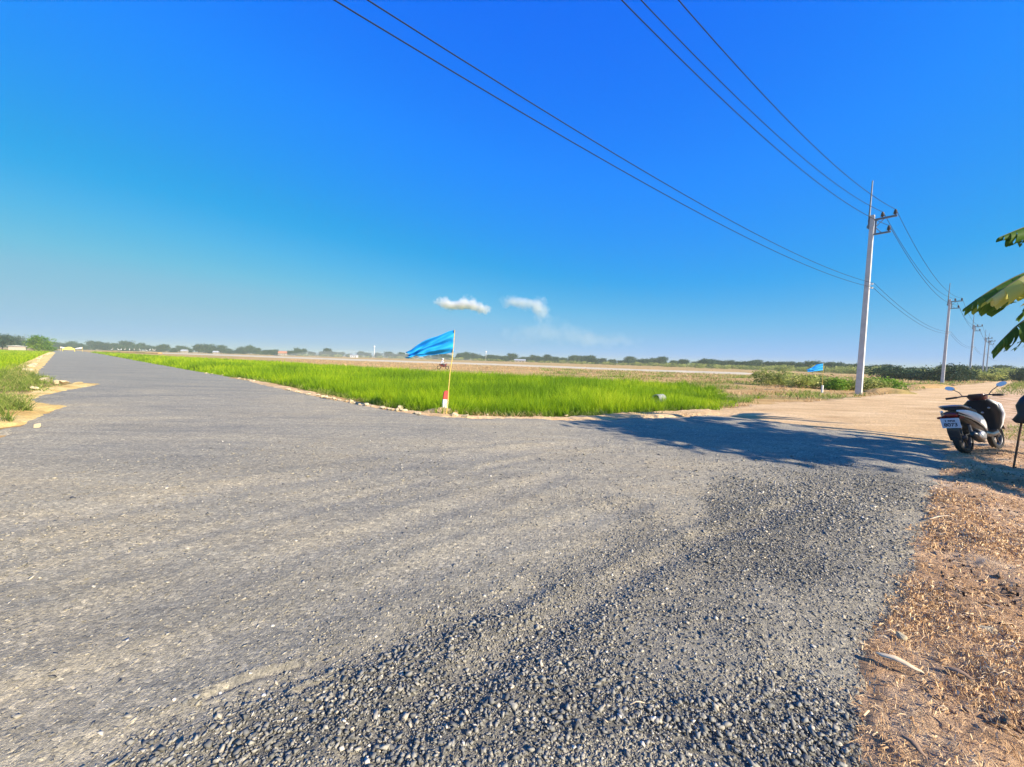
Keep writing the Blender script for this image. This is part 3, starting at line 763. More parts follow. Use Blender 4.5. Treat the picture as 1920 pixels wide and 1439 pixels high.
# ------------------------------------------------------------------ flags
def make_flag(base, top, w, h, label, px_scale=1.0, seed=1):
    r = random.Random(seed)
    t = empty('flag', tuple(base), 0, label, 'flag', 'blue flags on bamboo poles')
    T = top - base
    b = MB(); pts = [T * (k / 6) + Vector((0.012 * math.sin(k * 1.7), 0, 0)) for k in range(7)]
    b.tube([Vector((0, 0, -0.1))] + pts[1:], [0.014] * 2 + [0.012] * 3 + [0.009] * 2, 8); b.build('pole', M['bamboo'], t)
    # cloth: hoist edge on the pole, fly end bunched and blown down to the left
    nu, nv = 40, 22; V = []
    for i in range(nu + 1):
        u = i / nu
        for j in range(nv + 1):
            v = j / nv
            # outline: top edge curves, bottom edge nearly straight, converge
            topz = -1.04 * h * u ** 1.4 + 0.035 * h * math.sin(u * 11 + seed)
            botz = -h * (1 + 0.32 * u ** 0.9) + 0.03 * h * math.sin(u * 26) * u
            zz = topz * (1 - v) + botz * v + 0.02 * h * math.sin(u * 17 + seed) * v * u
            xx = -w * u * (1 - 0.05 * math.sin(v * math.pi) + 0.03 * math.sin(v * 14)) - 0.03 * w * (1 - u) * math.sin(v * math.pi)
            ph = v * 2.2 - 0.9 * u * (1 - v)
            yy = (0.15 * u ** 0.6 * (1.12 - u)) * math.sin(ph * 2 * math.pi + seed) + 0.05 * u * math.sin(v * 13 + u * 6) + 0.018 * math.sin(u * 23 - v * 9) * u
            V.append(Vector((xx, yy, zz)) + T - Vector((0, 0, 0.02)))
    Fc = [(i * (nv + 1) + j, (i + 1) * (nv + 1) + j, (i + 1) * (nv + 1) + j + 1, i * (nv + 1) + j + 1) for i in range(nu) for j in range(nv)]
    b = MB(); b.add(V, Fc, True); c = b.build('cloth', M['flag'], t)
    s_ = c.modifiers.new('thickness', 'SOLIDIFY'); s_.thickness = 0.002
    return t
fb = G(836, 779); ft = D(853, 619, fb.y)
make_flag(fb, ft, 1.22, 0.54, 'large blue flag flying over the rice beside the red and white marker post')
fb2 = G(1541, 735.5); ft2 = D(1544, 681, fb2.y)
make_flag(fb2, ft2, 0.98, 0.42, 'smaller blue flag standing before the bushes left of the nearest pole', seed=4)
b = MB(); b.tube([(0, 0, -0.1), (0, 0, 0.42)], 0.055, 8)
t = empty('marker_stake', (fb2.x - 0.03, fb2.y - 0.05, 0), 0, 'short white stake at the foot of the smaller blue flag', 'stake')
b.build('shaft', M['white'], t)
# red and white marker post
mp = G(838, 772)
t = empty('marker_post', (mp.x - 0.06, mp.y - 0.06, 0), R(18), 'leaning white concrete marker post with a red painted top', 'marker post')
b = MB(); b.box((0, 0, 0.13), (0.155, 0.155, 0.42), taper=(0.93, 0.93)); b.build('shaft', M['white'], t, 0.008)
b = MB(); b.box((0, 0, 0.44), (0.148, 0.148, 0.20), taper=(0.88, 0.88)); b.box((0, 0, 0.557), (0.125, 0.125, 0.035), taper=(0.4, 0.4)); b.build('painted_top', M['red'], t, 0.008)
t.rotation_euler = (R(-2), R(5), R(18))
# sandy mound
def lump(name, c, rx, ry, h, mat, label, cat, seed=0, parent=None, group=None, rough=0.12):
    n = 28; V = []; Fc = []
    rr = random.Random(seed); o1, o2 = rr.random() * 50, rr.random() * 50
    for i in range(n + 1):
        for j in range(n + 1):
            u = i / n * 2 - 1; v = j / n * 2 - 1
            d = math.hypot(u, v)
            z = h * max(0, 1 - d * d) ** 0.8
            nn = float(fbm(np.array([u * 2.2 + o1]), np.array([v * 2.2 + o2]), 4)[0]) - 0.5
            z += nn * rough * (1 if d < 1 else 0.2) - (0.05 if d > 0.98 else 0)
            V.append((u * rx, v * ry, z))
    for i in range(n):
        for j in range(n):
            Fc.append((i * (n + 1) + j, (i + 1) * (n + 1) + j, (i + 1) * (n + 1) + j + 1, i * (n + 1) + j + 1))
    b = MB(); b.add(V, Fc, True); o = b.build(name, mat, parent)
    o.location = c
    return tag(o, label, cat, group)
lump('sand_mound', (mp.x - 0.12, mp.y - 0.20, 0.0), 0.52, 0.30, 0.13, M['dirt'], 'low sandy heap round the foot of the red and white marker post', 'mound', 3, rough=0.07)
q = G(1668, 737); lump('soil_mound', (q.x, q.y, -0.05), 1.5, 1.1, 0.35, M['ground'], 'low grey soil heap just right of the nearest power pole', 'mound', 5, rough=0.18)
q = G(1745, 727); lump('soil_mound', (q.x, q.y, -0.05), 2.4, 1.2, 0.35, M['ground'], 'low soil heap left of the second power pole', 'mound', 8, rough=0.2)

# ------------------------------------------------------------------ rocks on the road edges
def rock_mesh(seed):
    r = np.random.default_rng(seed)
    bm = bmesh.new(); bmesh.ops.create_icosphere(bm, subdivisions=3, radius=1)
    for k in range(7):
        d = Vector(r.normal(size=3)).normalized(); lim = r.uniform(0.45, 0.8)
        for v in bm.verts:
            pr = v.co.dot(d)
            if pr > lim: v.co -= d * (pr - lim)
    for v in bm.verts: v.co *= 1 + r.uniform(-0.03, 0.03)
    me = bpy.data.meshes.new('rock'); bm.to_mesh(me); bm.free(); me.materials.append(M['rock']); return me
rocks = [rock_mesh(k) for k in range(6)]
def put_rock(x, y, z, s, label, group=None, mesh=None):
    o = bpy.data.objects.new('rock', mesh or random.choice(rocks)); COL.objects.link(o)
    o.location = (x, y, z + s * 0.25); o.scale = (s * random.uniform(0.9, 1.5), s * random.uniform(0.8, 1.1), s * random.uniform(0.5, 0.8))
    o.rotation_euler = (random.uniform(-.3, .3), random.uniform(-.3, .3), random.uniform(0, 6.3))
    return tag(o, label, 'rock', group)
edge_line = [(330, 691), (400, 703), (452, 711), (500, 721), (540, 732), (560, 737), (575, 741), (600, 745), (618, 748), (640, 752), (668, 759), (690, 764), (715, 768), (748, 772), (780, 777), (790, 781)]
for i in range(52):
    t_ = random.random() ** 0.7 * (len(edge_line) - 1.01); k = int(t_); f = t_ - k
    a_, b_ = edge_line[k], edge_line[k + 1]
    q = G(a_[0] + (b_[0] - a_[0]) * f, a_[1] + (b_[1] - a_[1]) * f + random.uniform(-1.0, 1.4))
    put_rock(q.x, q.y, 0.03, random.uniform(0.025, 0.07) * (1 + q.y / 60), 'small pale limestone rock in the row between the gravel road and the rice', 'pale rocks along the rice edge')
q = G(749, 768); put_rock(q.x, q.y, 0.02, 0.12, 'largest cream rock at the road edge left of the marker post')
q = G(854, 783); put_rock(q.x, q.y, 0.02, 0.11, 'pale rock just right of the foot of the large flag')
q = G(873, 784); put_rock(q.x, q.y, 0.02, 0.09, 'pale rock second to the right of the large flag')
for i in range(26):
    px = random.uniform(890, 1330); py = 784 + random.uniform(-5, 3) - (2 if px > 1150 else 0)
    q = G(px, py); put_rock(q.x, q.y, 0.01, random.uniform(0.025, 0.05), 'small stone lying on the sandy strip in front of the rice', 'stones on the sandy strip')
q = G(83, 717); put_rock(q.x, q.y, 0.04, 0.22, 'cream boulder among the weeds on the left road edge')
q = G(120, 720); put_rock(q.x, q.y, 0.04, 0.16, 'cream rock on the tip of the sand left of the road')
q = G(105, 720.5); put_rock(q.x, q.y, 0.04, 0.12, 'small cream rock between two larger ones on the left sand')
q = G(66, 732); put_rock(q.x, q.y, 0.05, 0.10, 'small rock half sunk in the yellow sand on the left')
q = G(70, 804); put_rock(q.x, q.y, 0.03, 0.08, 'grey white stone at the left gravel edge below the sand')
for i in range(22):
    f = random.random(); q = G(98 - 44 * f, 662 + 34 * f * f + random.uniform(0, 3)); put_rock(q.x, q.y, 0.03, random.uniform(0.10, 0.22), 'pale rock on the left shoulder leading up to the green tree', 'pale rocks on the left shoulder')
q = G(1857, 1187, 0.03); o = put_rock(q.x, q.y, 0.03, 0.033, 'white stone lying alone on the brown verge', mesh=rocks[2]); o.scale = (0.055, 0.034, 0.022); o.rotation_euler = (0.1, 0, -0.5)
q = G(1690, 1195, 0.03); o = put_rock(q.x, q.y, 0.03, 0.026, 'pale grey stone where the gravel meets the brown verge')
q = G(1845, 1268, 0.03); put_rock(q.x, q.y, 0.02, 0.02, 'blue grey stone among the straw on the right verge')
# wood scraps
def splinter(pa, pb, w, h, mat, label, name='wood_splinter', cat='wood'):
    A = G(*pa, 0.035); B = G(*pb, 0.035)
    d = B - A; L = d.length; t = MB()
    secs = []; u = Vector((0, 0, 1)); dn = d.normalized(); sd = dn.cross(u)
    for k, (f, ww) in enumerate(((0, 0.25), (0.12, 0.8), (0.4, 1.0), (0.62, 0.85), (0.8, 0.6), (0.93, 0.35), (1.0, 0.05))):
        secs.append((d * f + sd * (0.12 * w * math.sin(k * 2.1)) + Vector((0, 0, 0.012 * math.sin(f * 3))), sd, u, w * ww / 2, h * ww / 2))
    t.loft(secs, 5, 2.0); o = t.build(name, mat)
    o.location = A + Vector((0, 0, 0.014)); return tag(o, label, cat)
M['wood'] = simple('dry_wood', (0.74, 0.56, 0.34), 0.8, var=0.25, scale=25)
M['oldwood'] = simple('weathered_wood', (0.25, 0.16, 0.10), 0.9, var=0.3, scale=25)
splinter((1642, 1229), (1734, 1270), 0.045, 0.014, M['wood'], 'long pale wood splinter at the edge of the gravel')
splinter((1770, 1257), (1830, 1284), 0.035, 0.014, M['oldwood'], 'weathered brown stick on the verge right of the pale splinter')
splinter((1690, 1385), (1738, 1432), 0.03, 0.012, M['oldwood'], 'grey brown bark strip near the bottom edge of the verge', 'bark_strip', 'bark')
splinter((1742, 976), (1782, 970), 0.02, 0.006, M['wood'], 'thin pale chip of wood beside the dark gravel', 'wood_chip')
splinter((1180, 1327), (1210, 1326), 0.008, 0.004, M['wood'], 'yellow straw stem lying on the coarse gravel', 'straw_stem', 'straw')

# concrete culvert pipe in the grass
q = G(1238, 756, 0.0)
t = empty('culvert_pipe', (q.x - 0.1, q.y + 0.2, 0.14), R(38), 'grey concrete culvert pipe lying in the short green grass', 'pipe')
b = MB(); b.lathe((0, 0, 0.0), (1, 0, 0), [(0.125, 0), (0.16, 0), (0.16, 0.46), (0.125, 0.46), (0.125, 0)], 22); b.build('pipe_wall', simple('old_concrete', (0.30, 0.31, 0.29), 0.9, var=0.25), t)

# ------------------------------------------------------------------ foliage
def crown_mesh(name, lobes, nq, q, mat, seed, flat=1.0, strands=False):
    r = np.random.default_rng(seed)
    L = np.array(lobes, dtype=float)      # x y z rx ry rz
    wgt = (L[:, 3] * L[:, 4] * L[:, 5]) ** 0.7; wgt /= wgt.sum()
    k = r.choice(len(L), nq, p=wgt)
    # leaf clumps: cluster centres on the lobes' shells
    ncl = max(8, nq // 16)
    kc = r.choice(len(L), ncl, p=wgt); d = r.normal(size=(ncl, 3)); d /= np.linalg.norm(d, axis=1, keepdims=True)
    rad = r.uniform(0.5, 1.08, (ncl, 1)) ** 0.6
    cc = L[kc, :3] + d * L[kc, 3:] * rad
    ct = np.clip(r.normal(0.5, 0.24, ncl), 0, 1)
    j = r.integers(0, ncl, nq)
    sp = q * 1.9
    c = cc[j] + r.normal(0, sp, (nq, 3)) * np.array([1, 1, 0.7])
    u = r.normal(size=(nq, 3)); u[:, 2] *= 0.5 if not strands else 1.6; u /= np.linalg.norm(u, axis=1, keepdims=True)
    w = np.cross(u, r.normal(size=(nq, 3))); w /= np.linalg.norm(w, axis=1, keepdims=True)
    s = (q * r.uniform(0.6, 1.3, nq))[:, None]
    ar = 0.42 if not strands else 0.18
    V = np.stack([c - u * s, c + w * s * ar, c + u * s, c - w * s * ar], 1)
    Fq = (np.arange(nq)[:, None] * 4 + np.arange(4))
    tint = np.clip(ct[j] + r.normal(0, 0.12, nq), 0, 1)
    me = npmesh(name, V.reshape(-1, 3), Fq, mat, False, {'tint': np.repeat(tint, 4)})
    return me
def make_tree(name, H, Wd, style, mat, seed, nq=1400, q=0.28):
    r = random.Random(seed)
    t = empty(name, (0, 0, 0))
    lobes = []
    if style == 'broad':
        n = 9
        for i in range(n):
            a = r.uniform(0, 6.28); d = Wd * 0.34 * r.uniform(0.2, 1)
            lobes.append((d * math.cos(a), d * math.sin(a), H * r.uniform(0.42, 0.82), Wd * r.uniform(0.16, 0.26), Wd * r.uniform(0.16, 0.26), H * r.uniform(0.13, 0.2)))
        lobes.append((0, 0, H * 0.6, Wd * 0.35, Wd * 0.35, H * 0.26)); th = 0.45
        for i in range(4):
            a = r.uniform(0, 6.28); lobes.append((Wd * 0.27 * math.cos(a), Wd * 0.27 * math.sin(a), H * 0.3, Wd * 0.2, Wd * 0.2, H * 0.16))
    elif style == 'flat':
        for i in range(8):
            a = r.uniform(0, 6.28); d = Wd * 0.4 * r.uniform(0.2, 1)
            lobes.append((d * math.cos(a), d * math.sin(a), H * r.uniform(0.68, 0.9), Wd * r.uniform(0.15, 0.24), Wd * 0.2, H * 0.09))
        th = 0.75
    elif style == 'high':
        for i in range(11):
            a = r.uniform(0, 6.28); d = Wd * 0.34 * r.uniform(0.1, 1)
            lobes.append((d * math.cos(a), d * math.sin(a), H * r.uniform(0.62, 0.88), Wd * r.uniform(0.16, 0.24), Wd * 0.2, H * r.uniform(0.08, 0.12)))
        th = 0.7
    elif style == 'tall':
        for i in range(8):
            z = r.uniform(0.3, 0.92)
            lobes.append((r.uniform(-1, 1) * Wd * 0.22, r.uniform(-1, 1) * Wd * 0.22, H * z, Wd * 0.22 * (1.25 - z * 0.5), Wd * 0.22, H * 0.11))
        th = 0.7
    else:   # low: crown down to the ground
        for i in range(9):
            a = r.uniform(0, 6.28); d = Wd * 0.36 * r.uniform(0.1, 1)
            lobes.append((d * math.cos(a), d * math.sin(a), H * r.uniform(0.2, 0.72), Wd * r.uniform(0.17, 0.26), Wd * 0.2, H * r.uniform(0.15, 0.26)))
        lobes.append((0, 0, H * 0.42, Wd * 0.36, Wd * 0.36, H * 0.36)); th = 0.4
    b = MB()
    b.tube([(0, 0, -0.5), (0.05 * H * 0.2, 0, H * th * 0.5), (0.0, 0.02 * H, H * th)], [H * 0.030, H * 0.022, H * 0.013], 8)
    for lb in lobes[:6]:
        z0 = H * th * r.uniform(0.4, 0.9)
        b.tube([(0, 0, z0), (lb[0] * 0.5, lb[1] * 0.5, (z0 + lb[2]) / 2 + 0.02 * H), (lb[0], lb[1], lb[2])], [H * 0.013, H * 0.009, H * 0.004], 5)
    b.build('trunk', M['bark'], t)
    c = crown_mesh('crown', lobes, nq, q, mat, seed); c.parent = t
    return t
PR = {}
def proto(key, *a, **k):
    if key not in PR: PR[key] = [make_tree(*a, **k), False]
    return PR[key]
def place(key, x, y, z, s, rz, label, cat, group, *a, **k):
    p = proto(key, *a, **k)
    if not p[1]: o = p[0]; p[1] = True
    else: o = copy_tree(p[0])
    o.location = (x, y, z); o.scale = s if isinstance(s, tuple) else (s, s, s); o.rotation_euler = (0, 0, rz)
    return tag(o, label, cat, group)
styles = [('broad', 10, 13), ('low', 10, 14), ('tall', 10, 8), ('broad', 10, 15), ('low', 10, 14), ('broad', 10, 11), ('low', 10, 12)]
def treeline_depth(px):
    return float(np.interp(px, [-100, 120, 300, 700, 960, 1150, 1300, 1450, 1620, 1760, 1900, 2000], [330, 470, 470, 480, 440, 350, 280, 220, 170, 135, 110, 100]))
tops = [(-60, 18), (30, 21), (60, 15), (85, 10), (106, 12), (118, 8), (133, 14), (150, 9), (160, 7), (175, 13), (190, 14), (200, 10), (215, 10), (228, 9), (238, 16), (252, 12), (265, 13), (280, 9), (298, 11), (310, 10), (325, 6), (340, 10), (352, 7), (372, 14), (385, 15), (398, 11), (415, 12), (430, 8), (445, 5), (455, 11), (468, 13), (480, 9), (495, 7), (505, 6), (515, 8), (545, 7), (560, 12), (570, 10), (585, 6), (605, 7), (615, 12), (625, 8), (640, 6), (655, 4), (676, 8), (690, 6), (710, 7), (728, 8), (740, 7), (752, 8), (765, 7), (780, 8), (800, 7), (815, 8), (830, 9), (842, 8), (862, 11), (873, 13), (888, 11), (905, 7), (918, 9), (930, 8), (945, 9), (960, 10), (975, 7), (990, 6), (1003, 9), (1015, 8), (1027, 10), (1042, 8), (1058, 8), (1074, 13), (1090, 9), (1106, 10), (1115, 11), (1130, 8), (1148, 9), (1164, 7), (1180, 9), (1196, 8), (1212, 7), (1228, 9), (1242, 10), (1262, 9), (1282, 8), (1300, 7), (1318, 11), (1335, 12), (1352, 10), (1368, 7), (1384, 8), (1400, 9), (1418, 10), (1436, 8), (1452, 11), (1470, 8), (1480, 11), (1500, 14), (1520, 16), (1536, 13), (1558, 9), (1572, 11), (1590, 9), (1608, 8), (1625, 8), (1642, 10), (1660, 7), (1680, 6), (1700, 5), (1711, 9), (1728, 6), (1746, 5), (1764, 8), (1780, 11), (1794, 13), (1808, 11), (1826, 7), (1840, 8), (1856, 9), (1872, 10), (1888, 8), (1904, 6), (1925, 8), (1950, 10)]
for i, (px, tp) in enumerate(tops):
    dep = treeline_depth(px) * random.uniform(0.93, 1.08)
    H = max(2.2, tp / F * dep + 1.45 + 0.4) * (random.uniform(0.82, 1.25) if px > 900 else random.uniform(0.95, 1.1))
    c = XY(px, dep)
    st = styles[i % 7 if px != 560 else 0]
    where = ('far left, hazy' if px < 330 else 'left of the smoke, hazy' if px < 640 else 'hazy, behind the large blue flag' if px < 880 else 'central' if px < 1200 else 'dark, behind the waste ground' if px < 1480 else 'dark, near the smaller flag' if px < 1630 else 'dark, behind the poles')
    kind = {'broad': 'broad crowned', 'flat': 'flat topped', 'tall': 'slender upright', 'low': 'low rounded'}[st[0]]
    wf = max(1.0, (8.5 / F * dep) / (st[2] * H / 10 * 0.5))
    wf = min(wf, 1.7) if px > 640 else min(wf, 1.25)
    place('t%d' % (i % 7), c.x, c.y, -0.4, (H / 10 * wf, H / 10 * wf, H / 10), random.uniform(0, 6.3), '%s tree of the distant tree line, %s' % (kind, where), 'tree', 'trees of the distant tree line: ' + kind + ' ' + where,
          'tree', st[1], st[2], st[0], M['tree'], 100 + i % 7, 3600, 0.58)
    if px > 840:
        c = XY(px + random.uniform(-9, 9), dep * 1.18); k_ = (i * 3 + 2) % 7; st2 = styles[k_]; kd2 = {'broad': 'broad crowned', 'flat': 'flat topped', 'tall': 'slender upright', 'low': 'low rounded'}[st2[0]]
        H2 = H * 1.18 * random.uniform(0.72, 1.02)
        place('t%d' % k_, c.x, c.y, -0.4, (H2 / 10 * 1.35, H2 / 10 * 1.35, H2 / 10), random.uniform(0, 6.3), '%s tree in the back row, %s' % (kd2, where), 'tree', 'back row trees of the distant tree line: ' + kd2 + ' ' + where, 'tree', st2[1], st2[2], st2[0], M['tree'], 100 + k_, 3600, 0.58)
# undergrowth before the tree line
for i in range(72):
    px = 560 + i * 19.0 + random.uniform(-6, 6)
    dep = treeline_depth(px) * 0.86 * random.uniform(0.92, 1.04); c = XY(px, dep)
    h_ = random.uniform(1.5, 2.6)
    place('u%d' % (i % 2), c.x, c.y, -0.4, (h_ * 0.42 * 1.5, h_ * 0.42 * 1.5, h_ * 0.42), random.uniform(0, 6.3), 'low light green thicket in front of the distant tree line', 'bush', 'low thickets before the tree line',
          'bush', 3.4, 8.5, 'low', M['bush'], 300 + i % 2, 1100, 0.22)
# green tree on the left of the road
c = XY(72, 150)
place('left', c.x, c.y, -0.3, (1, 1, 1), 0.4, 'bright green bushy tree on the left beside the far end of the gravel road', 'tree', None, 'tree', 7.7, 8.6, 'low', M['tree_lime'], 41, 5200, 0.22)
c = XY(93, 170)
place('left2', c.x, c.y, -0.3, (1, 1, 1), 0.4, 'small shrub between the bright green tree and the gravel road', 'shrub', None, 'shrub', 2.6, 5.0, 'low', M['tree_lime'], 43, 1200, 0.18)
for i, (px, dep, H) in enumerate(((22, 215, 8.5), (4, 200, 7.5), (-22, 190, 8.0), (50, 300, 5.0))):
    c = XY(px, dep)
    place('lt%d' % i, c.x, c.y, -0.3, (1, 1, 1), 0, ['broad grey green tree behind the low shed on the far left', 'green tree cut by the left edge of the view', 'tree just outside the left edge behind the rice', 'dull green tree between the shed and the bright green tree'][i], 'tree', None, 'tree', H, H * 1.5, 'broad', M['tree'], 50 + i, 2600, 0.32)
# bushes on the waste ground left of the nearest pole
for i, (px, py, h_, w_) in enumerate(((1436, 722, 1.45, 2.6), (1470, 723, 1.35, 2.8), (1500, 727, 1.30, 2.6), (1528, 727, 1.2, 2.6), (1556, 729, 0.95, 2.2), (1574, 731, 0.95, 1.7), (1596, 731, 0.8, 1.8), (1640, 733, 1.0, 2.0), (1663, 730, 1.05, 2.4))):
    q = G(px, py)
    lab = ['leftmost olive bush of the clump on the waste ground', 'second olive bush from the left in the clump', 'feathery olive bush left of the smaller blue flag', 'feathery olive bush behind the smaller blue flag', 'olive bush just right of the smaller flag', 'bright green leafy bush between the smaller flag and the pole', 'low dry bush beside the nearest power pole', 'low bush just right of the nearest power pole', 'spreading green bush second to the right of the nearest pole'][i]
    place('b%d' % i, q.x, q.y, -0.1, (1, 1, 1), i * 1.3, lab, 'bush', 'bushes on the waste ground', 'bush', h_, w_, 'low', M['bush'] if i not in (5, 8) else M['tree_lime'], 70 + i, 1500, 0.085)
# hedge and trees behind the second pole and further right
for i, (px, py, H, w_, st, mt, lab) in enumerate(((1672, 711, 2.4, 9, 'low', 'tree', 'dark round bush left of the second power pole'), (1700, 712, 1.8, 9, 'low', 'tree', 'low dark hedge bush between the first and second pole'), (1738, 714, 1.9, 8, 'low', 'tree', 'low dark hedge bush against the second power pole'),
        (1785, 716, 3.1, 6.5, 'low', 'tree', 'large dark tree right behind the second power pole'), (1806, 714, 2.8, 5.0, 'low', 'tree', 'dark tree between the second and third poles'), (1830, 714, 2.2, 6, 'low', 'bush', 'olive bush behind the third power pole'),
        (1852, 714, 2.3, 6, 'low', 'tree', 'dark bush near the far end of the sandy road'), (1876, 713, 2.9, 7.0, 'low', 'bush', 'yellow green tree at the far end of the sandy road'), (1898, 713, 2.8, 6, 'broad', 'bush', 'pale leafy tree above the end of the sandy road'), (1921, 716, 2.9, 5, 'low', 'tree', 'dark bush at the right edge beyond the sandy road'))):
    q = G(px, py)
    place('h%d' % i, q.x, q.y, -0.15, (1, 1, 1), i * 0.9, lab, 'tree' if 'tree' in lab else 'bush', 'trees and bushes along the sandy road', 'tree' if 'tree' in lab else 'bush', H, w_, st, M[mt], 90 + i, 3000, 0.16)
# weeds and leafy plant at the right edge
x, y = in_poly([(1868, 742), (1884, 727), (1902, 718), (1960, 716), (2010, 722), (2010, 750), (1930, 745)], 42000, 1.5)
o = blades('roadside_grass', x, y, np.zeros(len(x)), rng.uniform(0.15, 0.55, len(x)), np.full(len(x), 0.02), rng.uniform(0, 0.6, len(x)), M['weed'], rng.uniform(0, 0.75, len(x)), rng.uniform(0.1, 0.8, len(x)))
tag(o, 'green grass bank beyond the scooter at the right edge', 'grass', kind='stuff')
x, y = in_poly([(1880, 815), (1895, 803), (2000, 790), (2000, 835), (1900, 832)], 6000, 0.6)
o = blades('verge_grass', x, y, zverge(x, y), rng.uniform(0.04, 0.16, len(x)), np.full(len(x), 0.008), rng.uniform(0, 0.6, len(x)), M['weed'], rng.uniform(0.2, 0.9, len(x)), rng.uniform(0.1, 0.8, len(x)))
tag(o, 'thin strip of green grass on the verge right of the scooter', 'grass', kind='stuff')

# ------------------------------------------------------------------ banana plants
M['banana_dark'] = leafmat('banana_leaf', [(0.0, (0.04, 0.11, 0.015)), (0.5, (0.11, 0.22, 0.03)), (1.0, (0.32, 0.40, 0.06))], 0.4)
M['banana_sunlit'] = leafmat('sunlit_banana_leaf', [(0.0, (0.34, 0.40, 0.05)), (0.5, (0.60, 0.62, 0.12)), (1.0, (0.80, 0.74, 0.28))], 0.35)  # leaf colours raised to pale yellow, sunlight painted into the one lit leaf
M['banana_stem'] = simple('banana_stem', (0.22, 0.20, 0.07), 0.6, var=0.4, scale=4)
def banana_leaf(P, width, parent, mat, seed, shred=0.8, droop=0.9, base=0.18):
    """P: 4 bezier control points of the midrib, from the crown to the tip"""
    r = random.Random(seed); P = [Vector(p) for p in P]
    bz = lambda t: P[0] * (1 - t) ** 3 + P[1] * 3 * t * (1 - t) ** 2 + P[2] * 3 * t * t * (1 - t) + P[3] * t ** 3
    b = MB(); n = 34
    b.tube([bz(k / 14) for k in range(15)], [0.028 - 0.024 * k / 14 for k in range(15)], 6); rb = b.build('midrib', M['banana_stem'], None)
    V, Fc, T = [], [], []
    up = Vector((0, 0, 1))
    for sg in (-1, 1):
        t = base
        tint = 0.4
        while t < 0.985:
            dt = r.uniform(0.012, 0.05) if r.random() < shred else r.uniform(0.05, 0.13)
            t2 = min(t + dt, 1.0); gap = r.uniform(0.0, 0.008) if r.random() < shred else 0.0
            mid = (t + t2) / 2
            wv = width * min(1, (mid - base) / 0.14 + 0.15) ** 0.7 * min(1, (1 - mid) / 0.22) ** 0.75 * r.uniform(0.72, 1.06)
            dp = droop * r.uniform(0.75, 1.15); tint = min(1, max(0, 0.5 + r.gauss(0, 0.22)))
            m_ = 6; k0 = len(V)
            for k in range(m_ + 1):
                f = k / m_
                for tt in (t, t2 - gap * (0.3 + f)):
                    p = bz(tt); tg = (bz(min(1, tt + 0.01)) - bz(max(0, tt - 0.01))).normalized()
                    sd = tg.cross(up).normalized() * sg
                    ang = dp * (0.25 + 0.75 * f) * 1.35
                    out = sd * math.cos(ang) - up * math.sin(ang) + tg * 0.22
                    edge = wv * f
                    tip = 1 if f < 1 else (0.82 + 0.18 * r.random())
                    V.append(p + out * edge * tip + sd * 0.003); T.append(tint)
            for k in range(m_):
                a = k0 + 2 * k; Fc.append((a, a + 1, a + 3, a + 2))
            t = t2
    me = npmesh('leaf', np.array([v[:] for v in V]), np.array(Fc), mat, True, {'tint': np.array(T)}, parent)
    rb.parent = me
    return me
def banana(x, y, H, nl, label, seed, span=(-0.3, 2 * math.pi), extra=None, LL=2.4):
    r = random.Random(seed)
    t = empty('banana_plant', (x, y, 0), 0, label, 'banana plant', 'banana plants beside the brown verge')
    b = MB(); b.tube([(0, 0, -0.1), (0.05, 0, H * 0.4), (0, 0.05, H * 0.8), (0.0, 0.0, H)], [0.15, 0.12, 0.09, 0.05], 12); b.build('stem', M['banana_stem'], t)
    for i in range(nl):
        a = span[0] + (span[1] - span[0]) * (i + r.uniform(-0.2, 0.2)) / nl
        L = LL * r.uniform(0.8, 1.1); d = Vector((math.cos(a), math.sin(a), 0)); e = r.uniform(0.3, 1.0)
        B = Vector((0, 0, H - 0.1))
        banana_leaf([B, B + d * L * 0.3 + Vector((0, 0, L * 0.55 * e)), B + d * L * 0.75 + Vector((0, 0, L * 0.5 * e)), B + d * L * 0.98 + Vector((0, 0, -L * 0.15 + 0.4 * e))], 0.30, t, M['banana_dark'], seed * 31 + i)
    return t
bx, by = 10.6, 6.6
t = banana(bx, by, 3.0, 4, 'banana plant whose torn leaves reach into the view at the right edge', 5, (-0.5, 1.7))
def L_(pts, w, mat, seed, **k):
    loc = Vector((bx, by, 0))
    banana_leaf([p - loc for p in pts], w, t, mat, seed, **k)
crownp = Vector((bx, by, 2.95))
L_([crownp, D(2040, 455, 6.9), D(1925, 490, 7.1), D(1806, 580, 7.3)], 0.56, M['banana_dark'], 11, droop=1.15)
L_([crownp, D(2040, 440, 6.6), D(1950, 490, 6.6), D(1848, 566, 6.7)], 0.52, M['banana_sunlit'], 14, shred=0.3, droop=0.95)
L_([crownp, D(2040, 540, 6.6), D(1940, 560, 6.6), D(1860, 659, 6.8)], 0.46, M['banana_dark'], 17, droop=1.15)
L_([crownp, D(2060, 360, 6.7), D(1970, 405, 6.9), D(1872, 446, 7.0)], 0.42, M['banana_dark'], 23, droop=1.2)
banana(9.9, 3.6, 3.3, 6, 'banana plant outside the right edge, nearest the viewer, shading the junction', 6, LL=2.0)
banana(12.6, 0.8, 3.6, 8, 'banana plant outside the right edge in the middle of the clump', 8)
banana(13.0, 1.4, 4.0, 8, 'tallest banana plant outside the right edge at the back of the clump', 9, LL=2.8)

tr = make_tree('tree', 7.1, 3.5, 'high', M['tree'], 77, 4600, 0.16); tr.location = (11.0, 2.35, -0.1)
tag(tr, 'leafy tree standing outside the right edge among the banana plants', 'tree')
